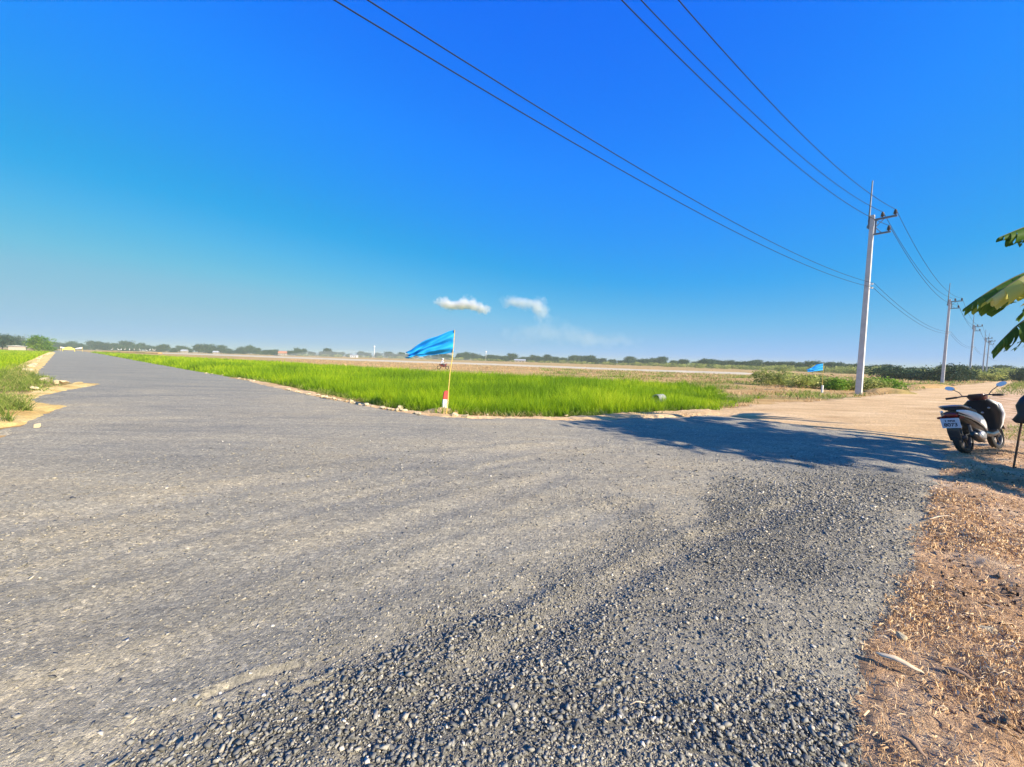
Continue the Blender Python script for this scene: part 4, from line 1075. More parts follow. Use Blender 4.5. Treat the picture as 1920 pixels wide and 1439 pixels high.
# rusty rod with a black bag on it at the right edge
q = G(1899, 880, 0.0)
t = empty('metal_rod', (q.x, q.y, 0), 0, 'thin rusty rod stuck in the verge at the right edge', 'rod')
M['rust'] = simple('rusty_iron', (0.20, 0.08, 0.035), 0.8, var=0.3, scale=20)
topp = D(1921, 760, q.y * 0.99)
b = MB(); b.tube([(0, 0, -0.1), tuple(topp - q)], 0.012, 8); b.build('shaft', M['rust'], t)
M['blackcloth'] = simple('black_plastic', (0.012, 0.012, 0.013), 0.5)
hp = D(1924, 768, q.y * 0.99)
b = MB(); rr = random.Random(4)
b.loft([((0, 0, 0.22), (1, 0, 0), (0, 1, 0), 0.03, 0.03), ((0.01, 0, 0.16), (1, 0, 0), (0, 1, 0), 0.09, 0.06), ((-0.005, 0, 0.05), (1, 0, 0), (0, 1, 0), 0.12, 0.08), ((0.015, 0, -0.07), (1, 0, 0), (0, 1, 0), 0.10, 0.07), ((-0.01, 0, -0.17), (1, 0, 0), (0, 1, 0), 0.14, 0.09), ((0, 0, -0.21), (1, 0, 0), (0, 1, 0), 0.11, 0.06)], 16, 2.2)
o = b.build('plastic_bag', M['blackcloth']); o.location = hp; tag(o, 'crumpled black plastic bag hung on top of the rusty rod', 'bag')

# ------------------------------------------------------------------ scooter
M['black_plastic'] = simple('black_plastic', (0.018, 0.018, 0.020), 0.35, var=0.1, coat=0.3)
M['seat_vinyl'] = simple('seat_vinyl', (0.025, 0.020, 0.020), 0.55)
M['white_gloss'] = simple('pearl_white', (0.78, 0.78, 0.75), 0.25, var=0.05, coat=0.6)
M['rubber'] = simple('rubber', (0.022, 0.021, 0.02), 0.85, bmp=0.002, scale=20)
M['alloy'] = simple('alloy', (0.45, 0.45, 0.46), 0.35, 0.9)
M['dark_alloy'] = simple('dark_alloy', (0.06, 0.06, 0.065), 0.4, 0.6)
M['mirror'] = simple('mirror_glass', (0.78, 0.82, 0.86), 0.45, 0.5, var=0.01)
M['redlens'] = simple('red_lens', (0.25, 0.012, 0.01), 0.2, coat=0.5)
M['darkred'] = simple('dark_red_plastic', (0.06, 0.012, 0.012), 0.3)
M['plate'] = simple('plate_white', (0.72, 0.76, 0.80), 0.5, var=0.03)
M['ink'] = simple('plate_ink', (0.02, 0.03, 0.07), 0.6)
rw = G(1811, 853)
sc = empty('scooter', (rw.x, rw.y, 0.02), 0, 'black and white scooter leaning on its stand beside the sandy road', 'scooter')
sc.rotation_euler = (R(-12), 0, R(22))
def wheel(name, x, r_, w_):
    b = MB(); b.lathe((x, -w_ / 2, r_), (0, 1, 0), [(r_ - 0.065, 0), (r_ - 0.02, 0.004), (r_ - 0.006, w_ * 0.2), (r_, w_ * 0.5), (r_ - 0.006, w_ * 0.8), (r_ - 0.02, w_ - 0.004), (r_ - 0.065, w_)], 28)
    root = b.build(name, M['rubber'], sc)
    b = MB(); b.lathe((x, -w_ / 2 + 0.01, r_), (0, 1, 0), [(r_ - 0.06, 0), (r_ - 0.085, 0.008), (r_ - 0.085, w_ - 0.028), (r_ - 0.06, w_ - 0.02)], 24)
    for k in range(5):
        a = k * 2 * math.pi / 5 + 0.3
        b.tube([(x + 0.03 * math.cos(a), 0, r_ + 0.03 * math.sin(a)), (x + (r_ - 0.08) * math.cos(a), 0, r_ + (r_ - 0.08) * math.sin(a))], 0.013, 6)
    b.lathe((x, -w_ / 2, r_), (0, 1, 0), [(0, 0), (0.045, 0), (0.045, w_), (0, w_)], 14)
    b.build('rim', M['dark_alloy'], root)
    return root
wheel('rear_wheel', 0, 0.275, 0.10)
wheel('front_wheel', 1.24, 0.27, 0.085)
# engine and drive case
b = MB(); b.loft([((-0.06, 0.10, 0.27), (0, 1, 0), (0, 0, 1), 0.04, 0.07), ((0.15, 0.11, 0.29), (0, 1, 0), (0, 0, 1), 0.05, 0.09), ((0.38, 0.10, 0.30), (0, 1, 0), (0, 0, 1), 0.05, 0.10), ((0.46, 0.09, 0.31), (0, 1, 0), (0, 0, 1), 0.02, 0.06)], 12, 3); b.build('drive_case', M['alloy'], sc)
b = MB(); b.lathe((0.36, -0.16, 0.30), (0, 1, 0), [(0, 0), (0.06, 0), (0.095, 0.03), (0.10, 0.12), (0.07, 0.20), (0, 0.20)], 16); b.box((0.48, 0, 0.30), (0.22, 0.15, 0.13)); b.build('engine', M['alloy'], sc, 0.01)
b = MB(); b.tube([(0.45, -0.09, 0.22), (0.30, -0.15, 0.19), (0.16, -0.165, 0.22)], 0.018, 8); b.tube([(0.16, -0.165, 0.22), (0.08, -0.17, 0.24), (-0.22, -0.175, 0.34), (-0.26, -0.175, 0.355)], [0.03, 0.052, 0.058, 0.03], 12); ex = b.build('exhaust', M['black_plastic'], sc)
b = MB(); b.loft([((0.04, -0.215, 0.265), (0, 0, 1), (0, 1, 0), 0.03, 0.014), ((-0.18, -0.228, 0.34), (0, 0, 1), (0, 1, 0), 0.035, 0.014)], 10, 3); b.build('heat_shield', M['alloy'], ex)
b = MB(); b.tube([(0.0, -0.115, 0.28), (-0.10, -0.12, 0.50)], 0.022, 8); b.tube([(0.0, 0.125, 0.28), (-0.10, 0.12, 0.50)], 0.022, 8); b.build('shock_absorber', M['alloy'], sc)
# body core under the seat
secs = [((-0.42, 0, 0.70), 0.075, 0.05), ((-0.30, 0, 0.66), 0.13, 0.10), ((-0.10, 0, 0.62), 0.16, 0.14), ((0.15, 0, 0.57), 0.165, 0.16), ((0.38, 0, 0.50), 0.15, 0.17), ((0.52, 0, 0.42), 0.13, 0.14)]
b = MB(); b.loft([(c, (0, 1, 0), (0, 0, 1), a, h) for c, a, h in secs], 18, 3); b.build('body', M['black_plastic'], sc)
# white side panels: long blades sweeping down and forward
for sg in (-1, 1):
    b = MB()
    ps = [((-0.44, 0.095, 0.755), 0.012, 0.014), ((-0.34, 0.135, 0.735), 0.016, 0.034), ((-0.15, 0.170, 0.695), 0.018, 0.055), ((0.08, 0.185, 0.640), 0.020, 0.072), ((0.30, 0.178, 0.565), 0.020, 0.085), ((0.45, 0.155, 0.480), 0.018, 0.075), ((0.54, 0.135, 0.400), 0.012, 0.035)]
    b.loft([((c[0], sg * c[1], c[2]), (0, 1, 0), (0.15, 0, 1), a, h * 1.02) for c, a, h in ps], 14, 2.6); b.build('side_panel', M['white_gloss'], sc)
    b = MB()
    ps = [((-0.40, 0.10, 0.695), 0.010, 0.008), ((-0.15, 0.172, 0.615), 0.012, 0.018), ((0.12, 0.188, 0.545), 0.012, 0.020), ((0.34, 0.172, 0.455), 0.010, 0.012)]
    b.loft([((c[0], sg * c[1], c[2]), (0, 1, 0), (0.15, 0, 1), a, h) for c, a, h in ps], 10, 2.6); b.build('trim_strip', M['alloy'], sc)
# seat
secs = [((-0.36, 0, 0.795), 0.09, 0.030), ((-0.25, 0, 0.815), 0.135, 0.048), ((-0.02, 0, 0.800), 0.145, 0.052), ((0.14, 0, 0.760), 0.14, 0.050), ((0.32, 0, 0.735), 0.125, 0.050), ((0.47, 0, 0.715), 0.085, 0.040), ((0.53, 0, 0.69), 0.05, 0.02)]
b = MB(); b.loft([(c, (0, 1, 0), (0, 0, 1), a, h) for c, a, h in secs], 18, 2.8); b.build('seat', M['seat_vinyl'], sc)
b = MB(); b.tube([(-0.14, 0.155, 0.80), (-0.34, 0.14, 0.84), (-0.46, 0.08, 0.845), (-0.48, 0, 0.845), (-0.46, -0.08, 0.845), (-0.34, -0.14, 0.84), (-0.14, -0.155, 0.80)], 0.014, 8); b.build('grab_rail', M['alloy'], sc)
b = MB(); b.loft([((-0.40, 0, 0.685), (0, 1, 0), (0, 0, 1), 0.10, 0.045), ((-0.47, 0, 0.690), (0, 1, 0), (0, 0, 1), 0.075, 0.032), ((-0.49, 0, 0.692), (0, 1, 0), (0, 0, 1), 0.04, 0.015)], 14, 2.6); b.build('tail_light', M['redlens'], sc)
for sg in (-1, 1):
    b = MB(); b.loft([((-0.38, sg * 0.10, 0.645), (0, 1, 0), (0, 0, 1), 0.03, 0.03), ((-0.45, sg * 0.14, 0.64), (0, 1, 0), (0, 0, 1), 0.035, 0.022)], 10, 2.4); b.build('indicator', M['redlens'], sc)
# rear mudguard tongue and plate
b = MB(); b.loft([((-0.36, 0, 0.62), (0, 1, 0), (1, 0, 0), 0.09, 0.02), ((-0.42, 0, 0.50), (0, 1, 0), (1, 0, 0.3), 0.085, 0.014), ((-0.44, 0, 0.38), (0, 1, 0), (1, 0, 0.2), 0.08, 0.012), ((-0.40, 0, 0.24), (0, 1, 0), (1, 0, 0), 0.07, 0.008)], 12, 4); b.build('mudguard', M['black_plastic'], sc)
b = MB(); pts = []
for k in range(9):
    a = R(35 + k * 16); b_c = (0.31 * math.cos(a), 0, 0.275 + 0.31 * math.sin(a)); pts.append((b_c, (0, 1, 0), (math.cos(a), 0, math.sin(a)), 0.065, 0.008))
b.loft(pts, 10, 3); b.build('rear_fender', M['black_plastic'], sc)
b = MB(); b.box((-0.455, 0, 0.545), (0.012, 0.235, 0.175), Matrix.Rotation(R(-12), 3, 'Y')); pl = b.build('number_plate', M['plate'], sc, 0.004)
def text(body, size, loc, parent, name):
    cu = bpy.data.curves.new(name, 'FONT'); cu.body = body; cu.size = size; cu.extrude = 0.001; cu.align_x = 'CENTER'; cu.align_y = 'CENTER'; cu.offset = 0.0016
    o = bpy.data.objects.new(name, cu); COL.objects.link(o)
    dg = bpy.context.evaluated_depsgraph_get(); me = bpy.data.meshes.new_from_object(o.evaluated_get(dg)); bpy.data.objects.remove(o)
    me.materials.clear(); me.materials.append(M['ink'])
    o = bpy.data.objects.new(name, me); link(o, parent)
    # faces backwards (-X): text x -> -Y, text y -> up along the tilted plate
    c_, s_ = math.cos(R(-12)), math.sin(R(-12))
    mm = Matrix(((0, s_, -c_, 0), (-1, 0, 0, 0), (0, c_, s_, 0), (0, 0, 0, 1)))
    o.rotation_mode = 'QUATERNION'; o.location = loc; o.rotation_quaternion = mm.to_quaternion()
    return o
text('1 กกข', 0.052, (-0.4735, 0, 0.585), pl, 'registration_text')
text('8073', 0.085, (-0.4580, 0, 0.515), pl, 'registration_number')
# floorboard, leg shield, front
b = MB(); b.loft([((0.48, 0, 0.33), (0, 1, 0), (0, 0, 1), 0.15, 0.06), ((0.70, 0, 0.30), (0, 1, 0), (0, 0, 1), 0.16, 0.045), ((0.90, 0, 0.32), (0, 1, 0), (0, 0, 1), 0.16, 0.05), ((1.0, 0, 0.38), (0, 1, 0), (0, 0, 1), 0.14, 0.06)], 16, 4); b.build('footboard', M['black_plastic'], sc)
b = MB(); b.loft([((0.97, 0, 0.34), (0, 1, 0), (1, 0, 0.2), 0.15, 0.04), ((0.98, 0, 0.50), (0, 1, 0), (1, 0, 0.2), 0.20, 0.05), ((0.94, 0, 0.68), (0, 1, 0), (1, 0, 0.25), 0.235, 0.055), ((0.88, 0, 0.84), (0, 1, 0), (1, 0, 0.3), 0.225, 0.05), ((0.84, 0, 0.94), (0, 1, 0), (1, 0, 0.3), 0.13, 0.05)], 18, 3); ls = b.build('leg_shield', M['black_plastic'], sc)
for (yy, zz) in ((-0.12, 0.78), (0.11, 0.80), (-0.02, 0.70)):
    b = MB(); b.lathe((0.895 - (zz - 0.7) * 0.45 - 0.02, yy, zz), (-1, 0, 0), [(0, 0.012), (0.018, 0.01), (0.02, 0)], 10); b.build('knob', M['alloy'], ls)
b = MB(); b.loft([((1.03, 0, 0.34), (0, 1, 0), (1, 0, 0.2), 0.12, 0.03), ((1.055, 0, 0.46), (0, 1, 0), (1, 0, 0.2), 0.185, 0.045), ((1.02, 0, 0.66), (0, 1, 0), (1, 0, 0.25), 0.25, 0.05), ((0.95, 0, 0.84), (0, 1, 0), (1, 0, 0.3), 0.245, 0.045), ((0.89, 0, 0.93), (0, 1, 0), (1, 0, 0.3), 0.14, 0.04)], 18, 3); b.build('front_panel', M['white_gloss'], sc)
b = MB(); b.loft([((0.88, 0, 0.93), (0, 1, 0), (1, 0, 0), 0.10, 0.09), ((0.86, 0, 1.0), (0, 1, 0), (1, 0, 0), 0.13, 0.10), ((0.84, 0, 1.05), (0, 1, 0), (1, 0, 0), 0.10, 0.07)], 16, 2.6); b.build('handlebar_cover', M['darkred'], sc)
b = MB(); b.loft([((0.93, 0, 0.97), (0, 1, 0), (0, 0, 1), 0.11, 0.05), ((0.99, 0, 0.96), (0, 1, 0), (0, 0, 1), 0.08, 0.035)], 14, 2.6); b.build('headlight', M['mirror'], sc)
b = MB(); b.tube([(0.72, 0.30, 1.00), (0.80, 0.18, 1.02), (0.85, 0, 1.02), (0.80, -0.18, 1.02), (0.72, -0.30, 1.00)], 0.013, 8); b.build('handlebar', M['black_plastic'], sc)
for sg in (-1, 1):
    b = MB(); b.tube([(0.76, sg * 0.23, 1.01), (0.69, sg * 0.36, 0.995)], 0.020, 10); b.build('grip', M['rubber'], sc)
    b = MB(); b.tube([(0.80, sg * 0.20, 1.02), (0.80, sg * 0.27, 1.005), (0.765, sg * 0.36, 0.99)], 0.008, 6); b.build('brake_lever', M['alloy'], sc)
    b = MB(); b.tube([(0.80, sg * 0.17, 1.03), (0.83, sg * 0.21, 1.10), (0.84, sg * 0.29, 1.17)], 0.007, 6); st_ = b.build('mirror_stem', M['black_plastic'], sc)
    b = MB(); b.loft([((0.848, sg * 0.33, 1.195), (0, 1, 0.35 * sg), (0.35, -0.35 * sg, 1), 0.070, 0.040), ((0.872, sg * 0.33, 1.195), (0, 1, 0.35 * sg), (0, -0.35 * sg, 1), 0.055, 0.028)], 18, 2.2); b.build('mirror', M['black_plastic'], sc)
    b = MB(); b.loft([((0.838, sg * 0.33, 1.198), (0, 1, 0.35 * sg), (0.16, -0.35 * sg, 1), 0.066, 0.038), ((0.8415, sg * 0.33, 1.197), (0, 1, 0.35 * sg), (0.16, -0.35 * sg, 1), 0.066, 0.038)], 18, 2.2); b.build('mirror_glass', M['mirror'], sc)
b = MB(); b.tube([(1.05, 0.055, 0.56), (1.24, 0.06, 0.27)], 0.018, 8); b.tube([(1.05, -0.055, 0.56), (1.24, -0.06, 0.27)], 0.018, 8); b.build('fork', M['alloy'], sc)
b = MB(); pts = []
for k in range(9):
    a = R(20 + k * 17); pts.append(((1.24 + 0.30 * math.cos(a), 0, 0.27 + 0.30 * math.sin(a)), (0, 1, 0), (math.cos(a), 0, math.sin(a)), 0.06, 0.008))
b.loft(pts, 10, 3); b.build('front_fender', M['black_plastic'], sc)
b = MB(); b.tube([(0.42, 0.12, 0.26), (0.46, 0.20, 0.10), (0.47, 0.27, -0.02)], 0.012, 8); b.build('side_stand', M['alloy'], sc)

def pull_in(o):
    if o.name.startswith(('rear_wheel', 'front_wheel')): return
    if o.name.startswith('registration'):
        o.location.x += 0.135
    elif o.name.startswith('number_plate'):
        for v in o.data.vertices: v.co.x += 0.135
    elif o.type == 'MESH':
        for v in o.data.vertices:
            if v.co.x < 0.1: v.co.x = 0.1 + (v.co.x - 0.1) * 0.70
    for c_ in o.children: pull_in(c_)
for c_ in sc.children: pull_in(c_)
# ------------------------------------------------------------------ far rider on a motorcycle
rp = XY(831, 58.0); rz_ = -0.28
mc = empty('motorcycle', (rp.x, rp.y, rz_ + 0.02), R(8), 'dark red motorcycle ridden across the dry field behind the rice', 'motorcycle')
M['mred'] = simple('dark_red_paint', (0.16, 0.02, 0.02), 0.4)
for nm, x in (('rear_wheel', -0.62), ('front_wheel', 0.62)):
    b = MB(); b.lathe((x, -0.04, 0.29), (0, 1, 0), [(0.20, 0), (0.28, 0.01), (0.29, 0.04), (0.28, 0.07), (0.20, 0.08), (0.20, 0)], 16); b.build(nm, M['rubber'], mc)
b = MB(); b.loft([((-0.62, 0, 0.72), (0, 1, 0), (0, 0, 1), 0.08, 0.05), ((-0.2, 0, 0.60), (0, 1, 0), (0, 0, 1), 0.14, 0.16), ((0.2, 0, 0.50), (0, 1, 0), (0, 0, 1), 0.13, 0.16), ((0.45, 0, 0.72), (0, 1, 0), (0, 0, 1), 0.15, 0.20), ((0.52, 0, 0.90), (0, 1, 0), (0, 0, 1), 0.10, 0.08)], 10); b.build('body', M['mred'], mc)
b = MB(); b.tube([(0.42, 0.30, 1.0), (0.48, 0, 0.98), (0.42, -0.30, 1.0)], 0.014, 6); b.tube([(0.46, 0, 0.95), (0.62, 0, 0.29)], 0.03, 6); b.build('handlebar', M['steel'], mc)
b = MB(); b.box((-0.25, 0, 0.78), (0.65, 0.24, 0.07)); b.build('seat', M['seat_vinyl'], mc, 0.02)
def skin_person(name, joints, edges, radii, mat):
    me = bpy.data.meshes.new(name); me.from_pydata(joints, edges, [])
    o = bpy.data.objects.new(name, me); COL.objects.link(o)
    md = o.modifiers.new('skin', 'SKIN'); sb = o.modifiers.new('sub', 'SUBSURF'); sb.levels = 1; sb.render_levels = 1
    for v, r_ in zip(me.skin_vertices[0].data, radii): v.radius = (r_, r_)
    me.skin_vertices[0].data[0].use_root = True; md.use_smooth_shade = True
    me.materials.append(mat); return o
M['shirt'] = simple('white_shirt', (0.72, 0.72, 0.76), 0.8)
M['trouser'] = simple('dark_trousers', (0.05, 0.045, 0.06), 0.8)
M['skin'] = simple('skin', (0.36, 0.20, 0.12), 0.6)
J = [(-0.22, 0, 0.86), (-0.18, 0, 1.06), (-0.10, 0, 1.28), (-0.07, 0, 1.38), (-0.04, 0, 1.48), (-0.02, 0, 1.58),
     (-0.08, 0.18, 1.30), (0.10, 0.26, 1.12), (0.36, 0.28, 1.03), (-0.08, -0.18, 1.30), (0.10, -0.26, 1.12), (0.36, -0.28, 1.03),
     (-0.16, 0.12, 0.84), (0.22, 0.18, 0.76), (0.12, 0.17, 0.38), (0.26, 0.18, 0.33), (-0.16, -0.12, 0.84), (0.22, -0.18, 0.76), (0.12, -0.17, 0.38), (0.26, -0.18, 0.33)]
E = [(0, 1), (1, 2), (2, 3), (3, 4), (4, 5), (2, 6), (6, 7), (7, 8), (2, 9), (9, 10), (10, 11), (0, 12), (12, 13), (13, 14), (14, 15), (0, 16), (16, 17), (17, 18), (18, 19)]
RR = [0.14, 0.13, 0.15, 0.06, 0.085, 0.08, 0.06, 0.045, 0.035, 0.06, 0.045, 0.035, 0.09, 0.075, 0.05, 0.04, 0.09, 0.075, 0.05, 0.04]
pe = skin_person('person', J, E, RR, M['skin']); pe.location = mc.location; pe.rotation_euler = mc.rotation_euler
tag(pe, 'rider in a white top sitting on the motorcycle behind the rice', 'person')
b = MB(); b.loft([((-0.22, 0, 0.86), (0, 1, 0), (1, 0, 0), 0.19, 0.15), ((-0.18, 0, 1.06), (0, 1, 0), (1, 0, 0), 0.18, 0.145), ((-0.10, 0, 1.28), (0, 1, 0), (1, 0, 0), 0.22, 0.14), ((-0.08, 0, 1.38), (0, 1, 0), (1, 0, 0), 0.12, 0.09)], 14, 2.4)
for sg in (-1, 1): b.tube([(-0.08, sg * 0.17, 1.31), (0.02, sg * 0.23, 1.20), (0.10, sg * 0.26, 1.12)], [0.085, 0.075, 0.065], 8)
b.build('shirt', M['shirt'], pe)
b = MB()
for sg in (-1, 1): b.tube([(-0.20, sg * 0.09, 0.86), (0.22, sg * 0.18, 0.77), (0.13, sg * 0.17, 0.42)], [0.12, 0.095, 0.07], 8)
b.build('trousers', M['trouser'], pe)
b = MB(); b.lathe((-0.03, 0, 1.53), (0, 0, 1), [(0.14, -0.02), (0.145, 0.06), (0.11, 0.13), (0.0, 0.17)], 12); b.build('cap', M['shirt'], pe)

# ------------------------------------------------------------------ far things on the left
def shed(px, dep, w, d, h, label, wallm, roofm, zb=-0.3, rz=0.3, name='shed', cat='shed', rh=0.25):
    c = XY(px, dep); t = empty(name, (c.x, c.y, zb), rz, label, cat); t.scale = (0.62, 0.62, 0.8) if dep > 250 else (1, 1, 1)
    b = MB(); b.box((0, 0, h * 0.5), (w, d, h)); wl_ = b.build('wall', wallm, t)
    b = MB(); rr_ = rh * w
    b.add([(-w * .56, -d * .6, h), (w * .56, -d * .6, h), (w * .56, d * .6, h), (-w * .56, d * .6, h), (-w * .56, 0, h + rr_), (w * .56, 0, h + rr_),
           (-w * .56, -d * .6, h + .12), (w * .56, -d * .6, h + .12), (w * .56, d * .6, h + .12), (-w * .56, d * .6, h + .12)], [(0, 1, 2, 3), (6, 7, 5, 4), (8, 9, 4, 5), (6, 4, 9), (7, 8, 5), (0, 6, 7, 1), (2, 8, 9, 3), (1, 7, 8, 2), (3, 9, 6, 0)])
    b.build('roof', roofm, t)
    for k in (-0.28, 0.05):
        b = MB(); b.box((w * k, -d / 2 - 0.03, h * 0.5), (w * 0.14, 0.08, h * 0.35)); b.build('window', M['ink'], t)
    b = MB(); b.box((w * 0.32, -d / 2 - 0.03, h * 0.38), (w * 0.12, 0.08, h * 0.74)); b.build('door', M['bark'], t)
    return t
M['roof_grey'] = simple('grey_roof', (0.45, 0.44, 0.42), 0.7)
M['roof_white'] = simple('white_roof', (0.42, 0.44, 0.47), 0.5)
M['roof_red'] = simple('red_roof', (0.45, 0.18, 0.10), 0.8)
M['wall_tan'] = simple('tan_wall', (0.42, 0.36, 0.28), 0.9)
shed(33, 180, 8.5, 5, 1.9, 'low grey roofed shed before the trees on the far left', M['wall_tan'], M['roof_grey'], rz=R(-40), rh=0.05)
shed(346, 420, 8, 7, 2.4, 'small white roofed house in the far tree line left of the others', M['wall_tan'], M['roof_white'], rz=0.2, name='house', cat='house')
shed(405, 400, 7, 6, 1.8, 'tiny pale hut in front of the far trees', M['wall_tan'], M['roof_white'], name='hut', cat='hut')
shed(530, 430, 12, 8, 3.0, 'far house with a reddish roof between hazy trees', M['wall_tan'], M['roof_red'], name='house', cat='house')
shed(664, 400, 11, 8, 2.6, 'long white shed in the smoke left of the large flag', M['white'], M['roof_white'], rz=0.0, rh=0.1)
shed(975, 330, 14, 8, 1.9, 'low pale roofed house right of the large flag', M['wall_tan'], M['roof_white'], rz=-0.1, name='house', cat='house', rh=0.1)
c = XY(702, 520); t = empty('water_tower', (c.x, c.y, -0.3), 0, 'thin white water tower rising above the hazy trees', 'tower')
b = MB(); b.tube([(0, 0, 0), (0, 0, 13.0)], [0.5, 0.35], 10); b.build('shaft', M['white'], t)
b = MB(); b.lathe((0, 0, 13.5), (0, 0, 1), [(0.4, 0), (0.9, 1.0), (0.9, 2.0), (0, 2.6)], 14); b.build('tank', M['white'], t)
c = XY(911, 420); t = empty('water_tower', (c.x, c.y, -0.3), 0, 'small white water tank tower above the central trees', 'tower')
b = MB(); b.tube([(0, 0, 0), (0, 0, 9.0)], [0.2, 0.2], 10); b.build('shaft', M['white'], t)
b = MB(); b.lathe((0, 0, 9.0), (0, 0, 1), [(0.3, 0), (0.8, 0.4), (0.8, 1.4), (0, 1.8)], 14); b.build('tank', M['white'], t)
# yellow canopy and white banners at the far end of the road
M['yellow'] = simple('yellow_cloth', (0.85, 0.72, 0.12), 0.7)
c = XY(129, 160)
t = empty('canopy', (c.x, c.y, 0), R(45), 'yellow cloth canopy on posts at the far end of the gravel road', 'canopy')
b = MB(); b.add([(-1.7, -1.2, 1.15), (1.7, -1.2, 1.15), (1.7, 1.2, 1.15), (-1.7, 1.2, 1.15), (-0.3, 0, 1.9), (0.5, 0, 1.9), (-1.7, -1.2, 0.75), (1.7, -1.2, 0.75), (1.7, 1.2, 0.75), (-1.7, 1.2, 0.75)], [(0, 1, 5, 4), (1, 2, 5), (2, 3, 4, 5), (3, 0, 4), (0, 6, 7, 1), (1, 7, 8, 2), (2, 8, 9, 3), (3, 9, 6, 0)]); b.build('cover', M['yellow'], t)
for sx in (-1.6, 1.6):
    for sy in (-1.1, 1.1):
        b = MB(); b.tube([(sx, sy, -0.1), (sx, sy, 1.15)], 0.08, 6); b.build('post', M['yellow'], t)
for i, (px, dep, lab) in enumerate(((119, 165, 'white banner left of the yellow canopy at the road end'), (148, 150, 'white banner right of the yellow canopy at the road end'))):
    c = XY(px, dep); t = empty('banner', (c.x, c.y, 0), R(40), lab, 'banner', 'white banners at the far end of the road')
    b = MB(); b.tube([(0.9 if i else -0.9, 0, -0.1), (0.9 if i else -0.9, 0, 2.0)], 0.05, 6); b.build('pole', M['bamboo'], t)
    sg = -1 if i else 1
    b = MB(); V = []; n = 8
    for k in range(n + 1):
        u = k / n
        for v in (0, 1): V.append((sg * (-0.9 + 1.9 * u), 0.08 * math.sin(u * 7), 1.95 - 0.55 * u - v * (0.6 - 0.25 * u)))
    b.add(V, [(2 * k, 2 * k + 2, 2 * k + 3, 2 * k + 1) for k in range(n)], True); o = b.build('cloth', M['white'], t)
    s_ = o.modifiers.new('thickness', 'SOLIDIFY'); s_.thickness = 0.01
# egrets over the far rice
def egret():
    t = empty('egret', (0, 0, 0))
    b = MB(); b.loft([((-0.38, 0, 0.02), (0, 1, 0), (0, 0, 1), 0.03, 0.02), ((-0.2, 0, 0.08), (0, 1, 0), (0, 0, 1), 0.10, 0.09), ((0.0, 0, 0.14), (0, 1, 0), (0, 0, 1), 0.13, 0.13), ((0.18, 0, 0.24), (0, 1, 0), (0, 0, 1), 0.09, 0.09), ((0.24, 0, 0.40), (0, 1, 0), (1, 0, 0), 0.035, 0.035), ((0.20, 0, 0.54), (0, 1, 0), (1, 0, 0), 0.03, 0.03), ((0.25, 0, 0.66), (0, 1, 0), (1, 0, 0), 0.035, 0.05), ((0.32, 0, 0.69), (0, 1, 0), (0, 0, 1), 0.025, 0.025)], 10)
    b.build('body', M['white'], t)
    b = MB(); b.tube([(0.32, 0, 0.69), (0.47, 0, 0.66)], [0.015, 0.003], 5); b.build('beak', M['bamboo'], t)
    for sg in (-1, 1):
        b = MB(); b.tube([(0.0, sg * 0.05, 0.06), (-0.03, sg * 0.05, -0.18), (0.0, sg * 0.05, -0.45)], 0.012, 5); b.build('leg', M['ink'], t)
    return t
eg = egret()
for i, (px, py) in enumerate(((210, 655.6), (222, 656), (227, 656), (234, 655.5), (243, 656.2), (252, 656.4), (262, 656), (275, 658), (281, 656.6), (287, 656.6), (290, 657.2))):
    o = eg if i == 0 else copy_tree(eg)
    dep = 215 + random.uniform(-6, 6); p = D(px, py, dep)
    o.location = (p.x, p.y, p.z - 0.2); o.scale = (1.5, 1.5, 1.5); o.rotation_euler = (0, 0, random.uniform(0, 6.3))
    c = p.xy
    tag(o, 'white bird standing above the far rice left of centre', 'bird', 'white birds over the far rice')
# low bank the birds stand on
bank = MB(); A = D(196, 656, 222); B = D(300, 659, 208)
bank.loft([((A.x, A.y, 0.0), (0, 1, 0), (0, 0, 1), 1.5, 0.45), ((B.x, B.y, 0.0), (0, 1, 0), (0, 0, 1), 1.5, 0.45)], 10, 2); o = bank.build('earth_bank', M['ground']); tag(o, kind='structure')

# ------------------------------------------------------------------ clouds, smoke, haze
def volmat(name, col, dens, noise_scale=0, aniso=0.0):
    m = bpy.data.materials.new(name); m.use_nodes = True; nt = m.node_tree; nt.nodes.clear()
    o = nt.nodes.new('ShaderNodeOutputMaterial'); v = nt.nodes.new('ShaderNodeVolumePrincipled')
    v.inputs['Density'].default_value = dens
    if noise_scale:
        tc = nt.nodes.new('ShaderNodeNewGeometry').outputs['Position']
        f = noise(nt, tc, noise_scale, 4, 0.6)
        r_ = nt.nodes.new('ShaderNodeMapRange'); r_.inputs[1].default_value = 0.40; r_.inputs[2].default_value = 0.62; r_.inputs[4].default_value = dens
        nt.links.new(f, r_.inputs[0]); nt.links.new(r_.outputs[0], v.inputs['Density'])
    v.inputs['Color'].default_value = (*col, 1); v.inputs['Anisotropy'].default_value = aniso
    nt.links.new(v.outputs[0], o.inputs['Volume']); return m
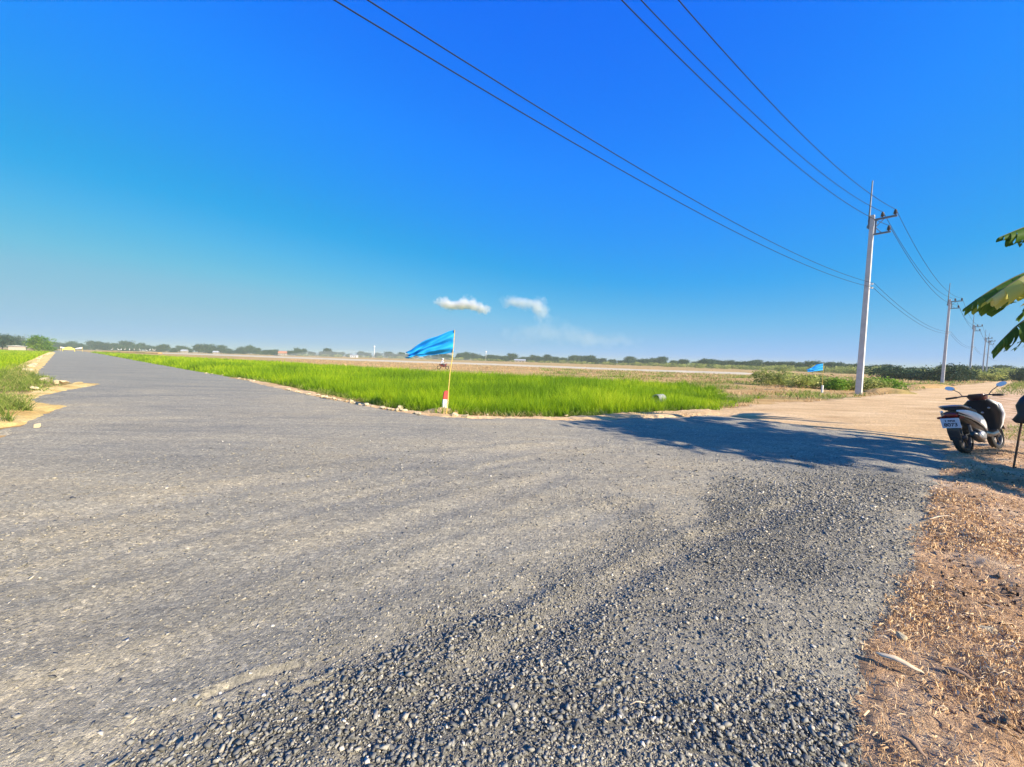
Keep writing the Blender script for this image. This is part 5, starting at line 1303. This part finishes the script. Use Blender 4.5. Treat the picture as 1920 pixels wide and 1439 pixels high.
def cloud(name, balls, dens, label, nscale):
    """one closed hull; density fades from each puff's centre to its rim"""
    m = bpy.data.materials.new('cloud_volume'); m.use_nodes = True; nt = m.node_tree; nt.nodes.clear()
    out = nt.nodes.new('ShaderNodeOutputMaterial'); v = nt.nodes.new('ShaderNodeVolumePrincipled'); v.inputs['Color'].default_value = (1, 1, 1, 1)
    nt.links.new(v.outputs[0], out.inputs['Volume'])
    P = nt.nodes.new('ShaderNodeNewGeometry').outputs['Position']; tot = None
    nz = noise(nt, P, nscale, 5, 0.65)
    for c, r_ in balls:
        sb = nt.nodes.new('ShaderNodeVectorMath'); sb.operation = 'SUBTRACT'; nt.links.new(P, sb.inputs[0]); sb.inputs[1].default_value = c
        mu = nt.nodes.new('ShaderNodeVectorMath'); mu.operation = 'DIVIDE'; nt.links.new(sb.outputs[0], mu.inputs[0]); mu.inputs[1].default_value = r_
        ln = nt.nodes.new('ShaderNodeVectorMath'); ln.operation = 'LENGTH'; nt.links.new(mu.outputs[0], ln.inputs[0])
        f = math_(nt, 'MAXIMUM', math_(nt, 'SUBTRACT', 1.0, ln.outputs['Value']), 0.0)
        tot = f if tot is None else math_(nt, 'ADD', tot, f)
    d = math_(nt, 'MAXIMUM', math_(nt, 'ADD', tot, math_(nt, 'MULTIPLY', math_(nt, 'SUBTRACT', nz, 0.60), 3.2)), 0.0)
    nt.links.new(math_(nt, 'MULTIPLY', d, dens), v.inputs['Density'])
    bm = bmesh.new()
    for (c, r_) in balls:
        bmesh.ops.create_icosphere(bm, subdivisions=2, radius=1.05, matrix=Matrix.Translation(c) @ Matrix.Diagonal((r_[0], r_[1], r_[2], 1)))
    me = bpy.data.meshes.new(name); bm.to_mesh(me); bm.free(); me.materials.append(m)
    o = bpy.data.objects.new(name, me); COL.objects.link(o)
    rm = o.modifiers.new('remesh', 'REMESH'); rm.mode = 'VOXEL'; rm.voxel_size = 8
    return tag(o, label, 'cloud')
CD = 3600.0
pxm = CD / F
def balls_px(lst):
    return [(D(a, b_, CD), (r_ * pxm, r_ * pxm * 0.8, rz__ * pxm)) for a, b_, r_, rz__ in lst]
cloud('cloud', balls_px([(832, 570, 24, 15), (848, 573, 24, 12), (862, 573, 22, 12), (878, 569, 24, 17), (894, 574, 22, 12), (908, 582, 22, 10)]), 0.032, 'small white puffy cloud low over the large blue flag', 0.014)
cloud('cloud', balls_px([(958, 566, 28, 14), (975, 568, 26, 13), (993, 573, 26, 16), (1010, 572, 24, 20), (1016, 586, 24, 20)]), 0.010, 'fainter pinkish cloud right of the small white one', 0.011)
cloud('cloud', balls_px([(985, 628, 60, 22), (1030, 615, 60, 30), (1075, 630, 70, 24), (1140, 640, 80, 18)]), 0.0010, 'barely visible milky veil of cloud below the fainter cloud', 0.008)
sp = XY(650, 330)
b = MB(); b.loft([((-60, 0, 0.2), (0, 1, 0), (0, 0, 1), 6, 0.3), ((-30, 0, 2), (0, 1, 0), (0, 0, 1), 10, 2.5), ((0, 0, 3), (0, 1, 0), (0, 0, 1), 12, 3.4), ((35, 2, 2.6), (0, 1, 0), (0, 0, 1), 12, 2.8), ((75, 4, 1.5), (0, 1, 0), (0, 0, 1), 9, 1.6), ((110, 4, 0.6), (0, 1, 0), (0, 0, 1), 5, 0.4)], 14, 2)
o = b.build('smoke', volmat('smoke_volume', (0.80, 0.85, 0.88), 0.010)); o.location = (sp.x, sp.y, 0.0); tag(o, 'thin pale smoke drifting low over the far field left of the flag', 'smoke', kind='stuff')
b = MB(); b.box((0, 0, 11), (4200, 4200, 26)); o = b.build('haze', volmat('haze_volume', (0.58, 0.70, 0.60), 0.0006)); tag(o, 'pale haze over the plain', 'haze', kind='stuff')
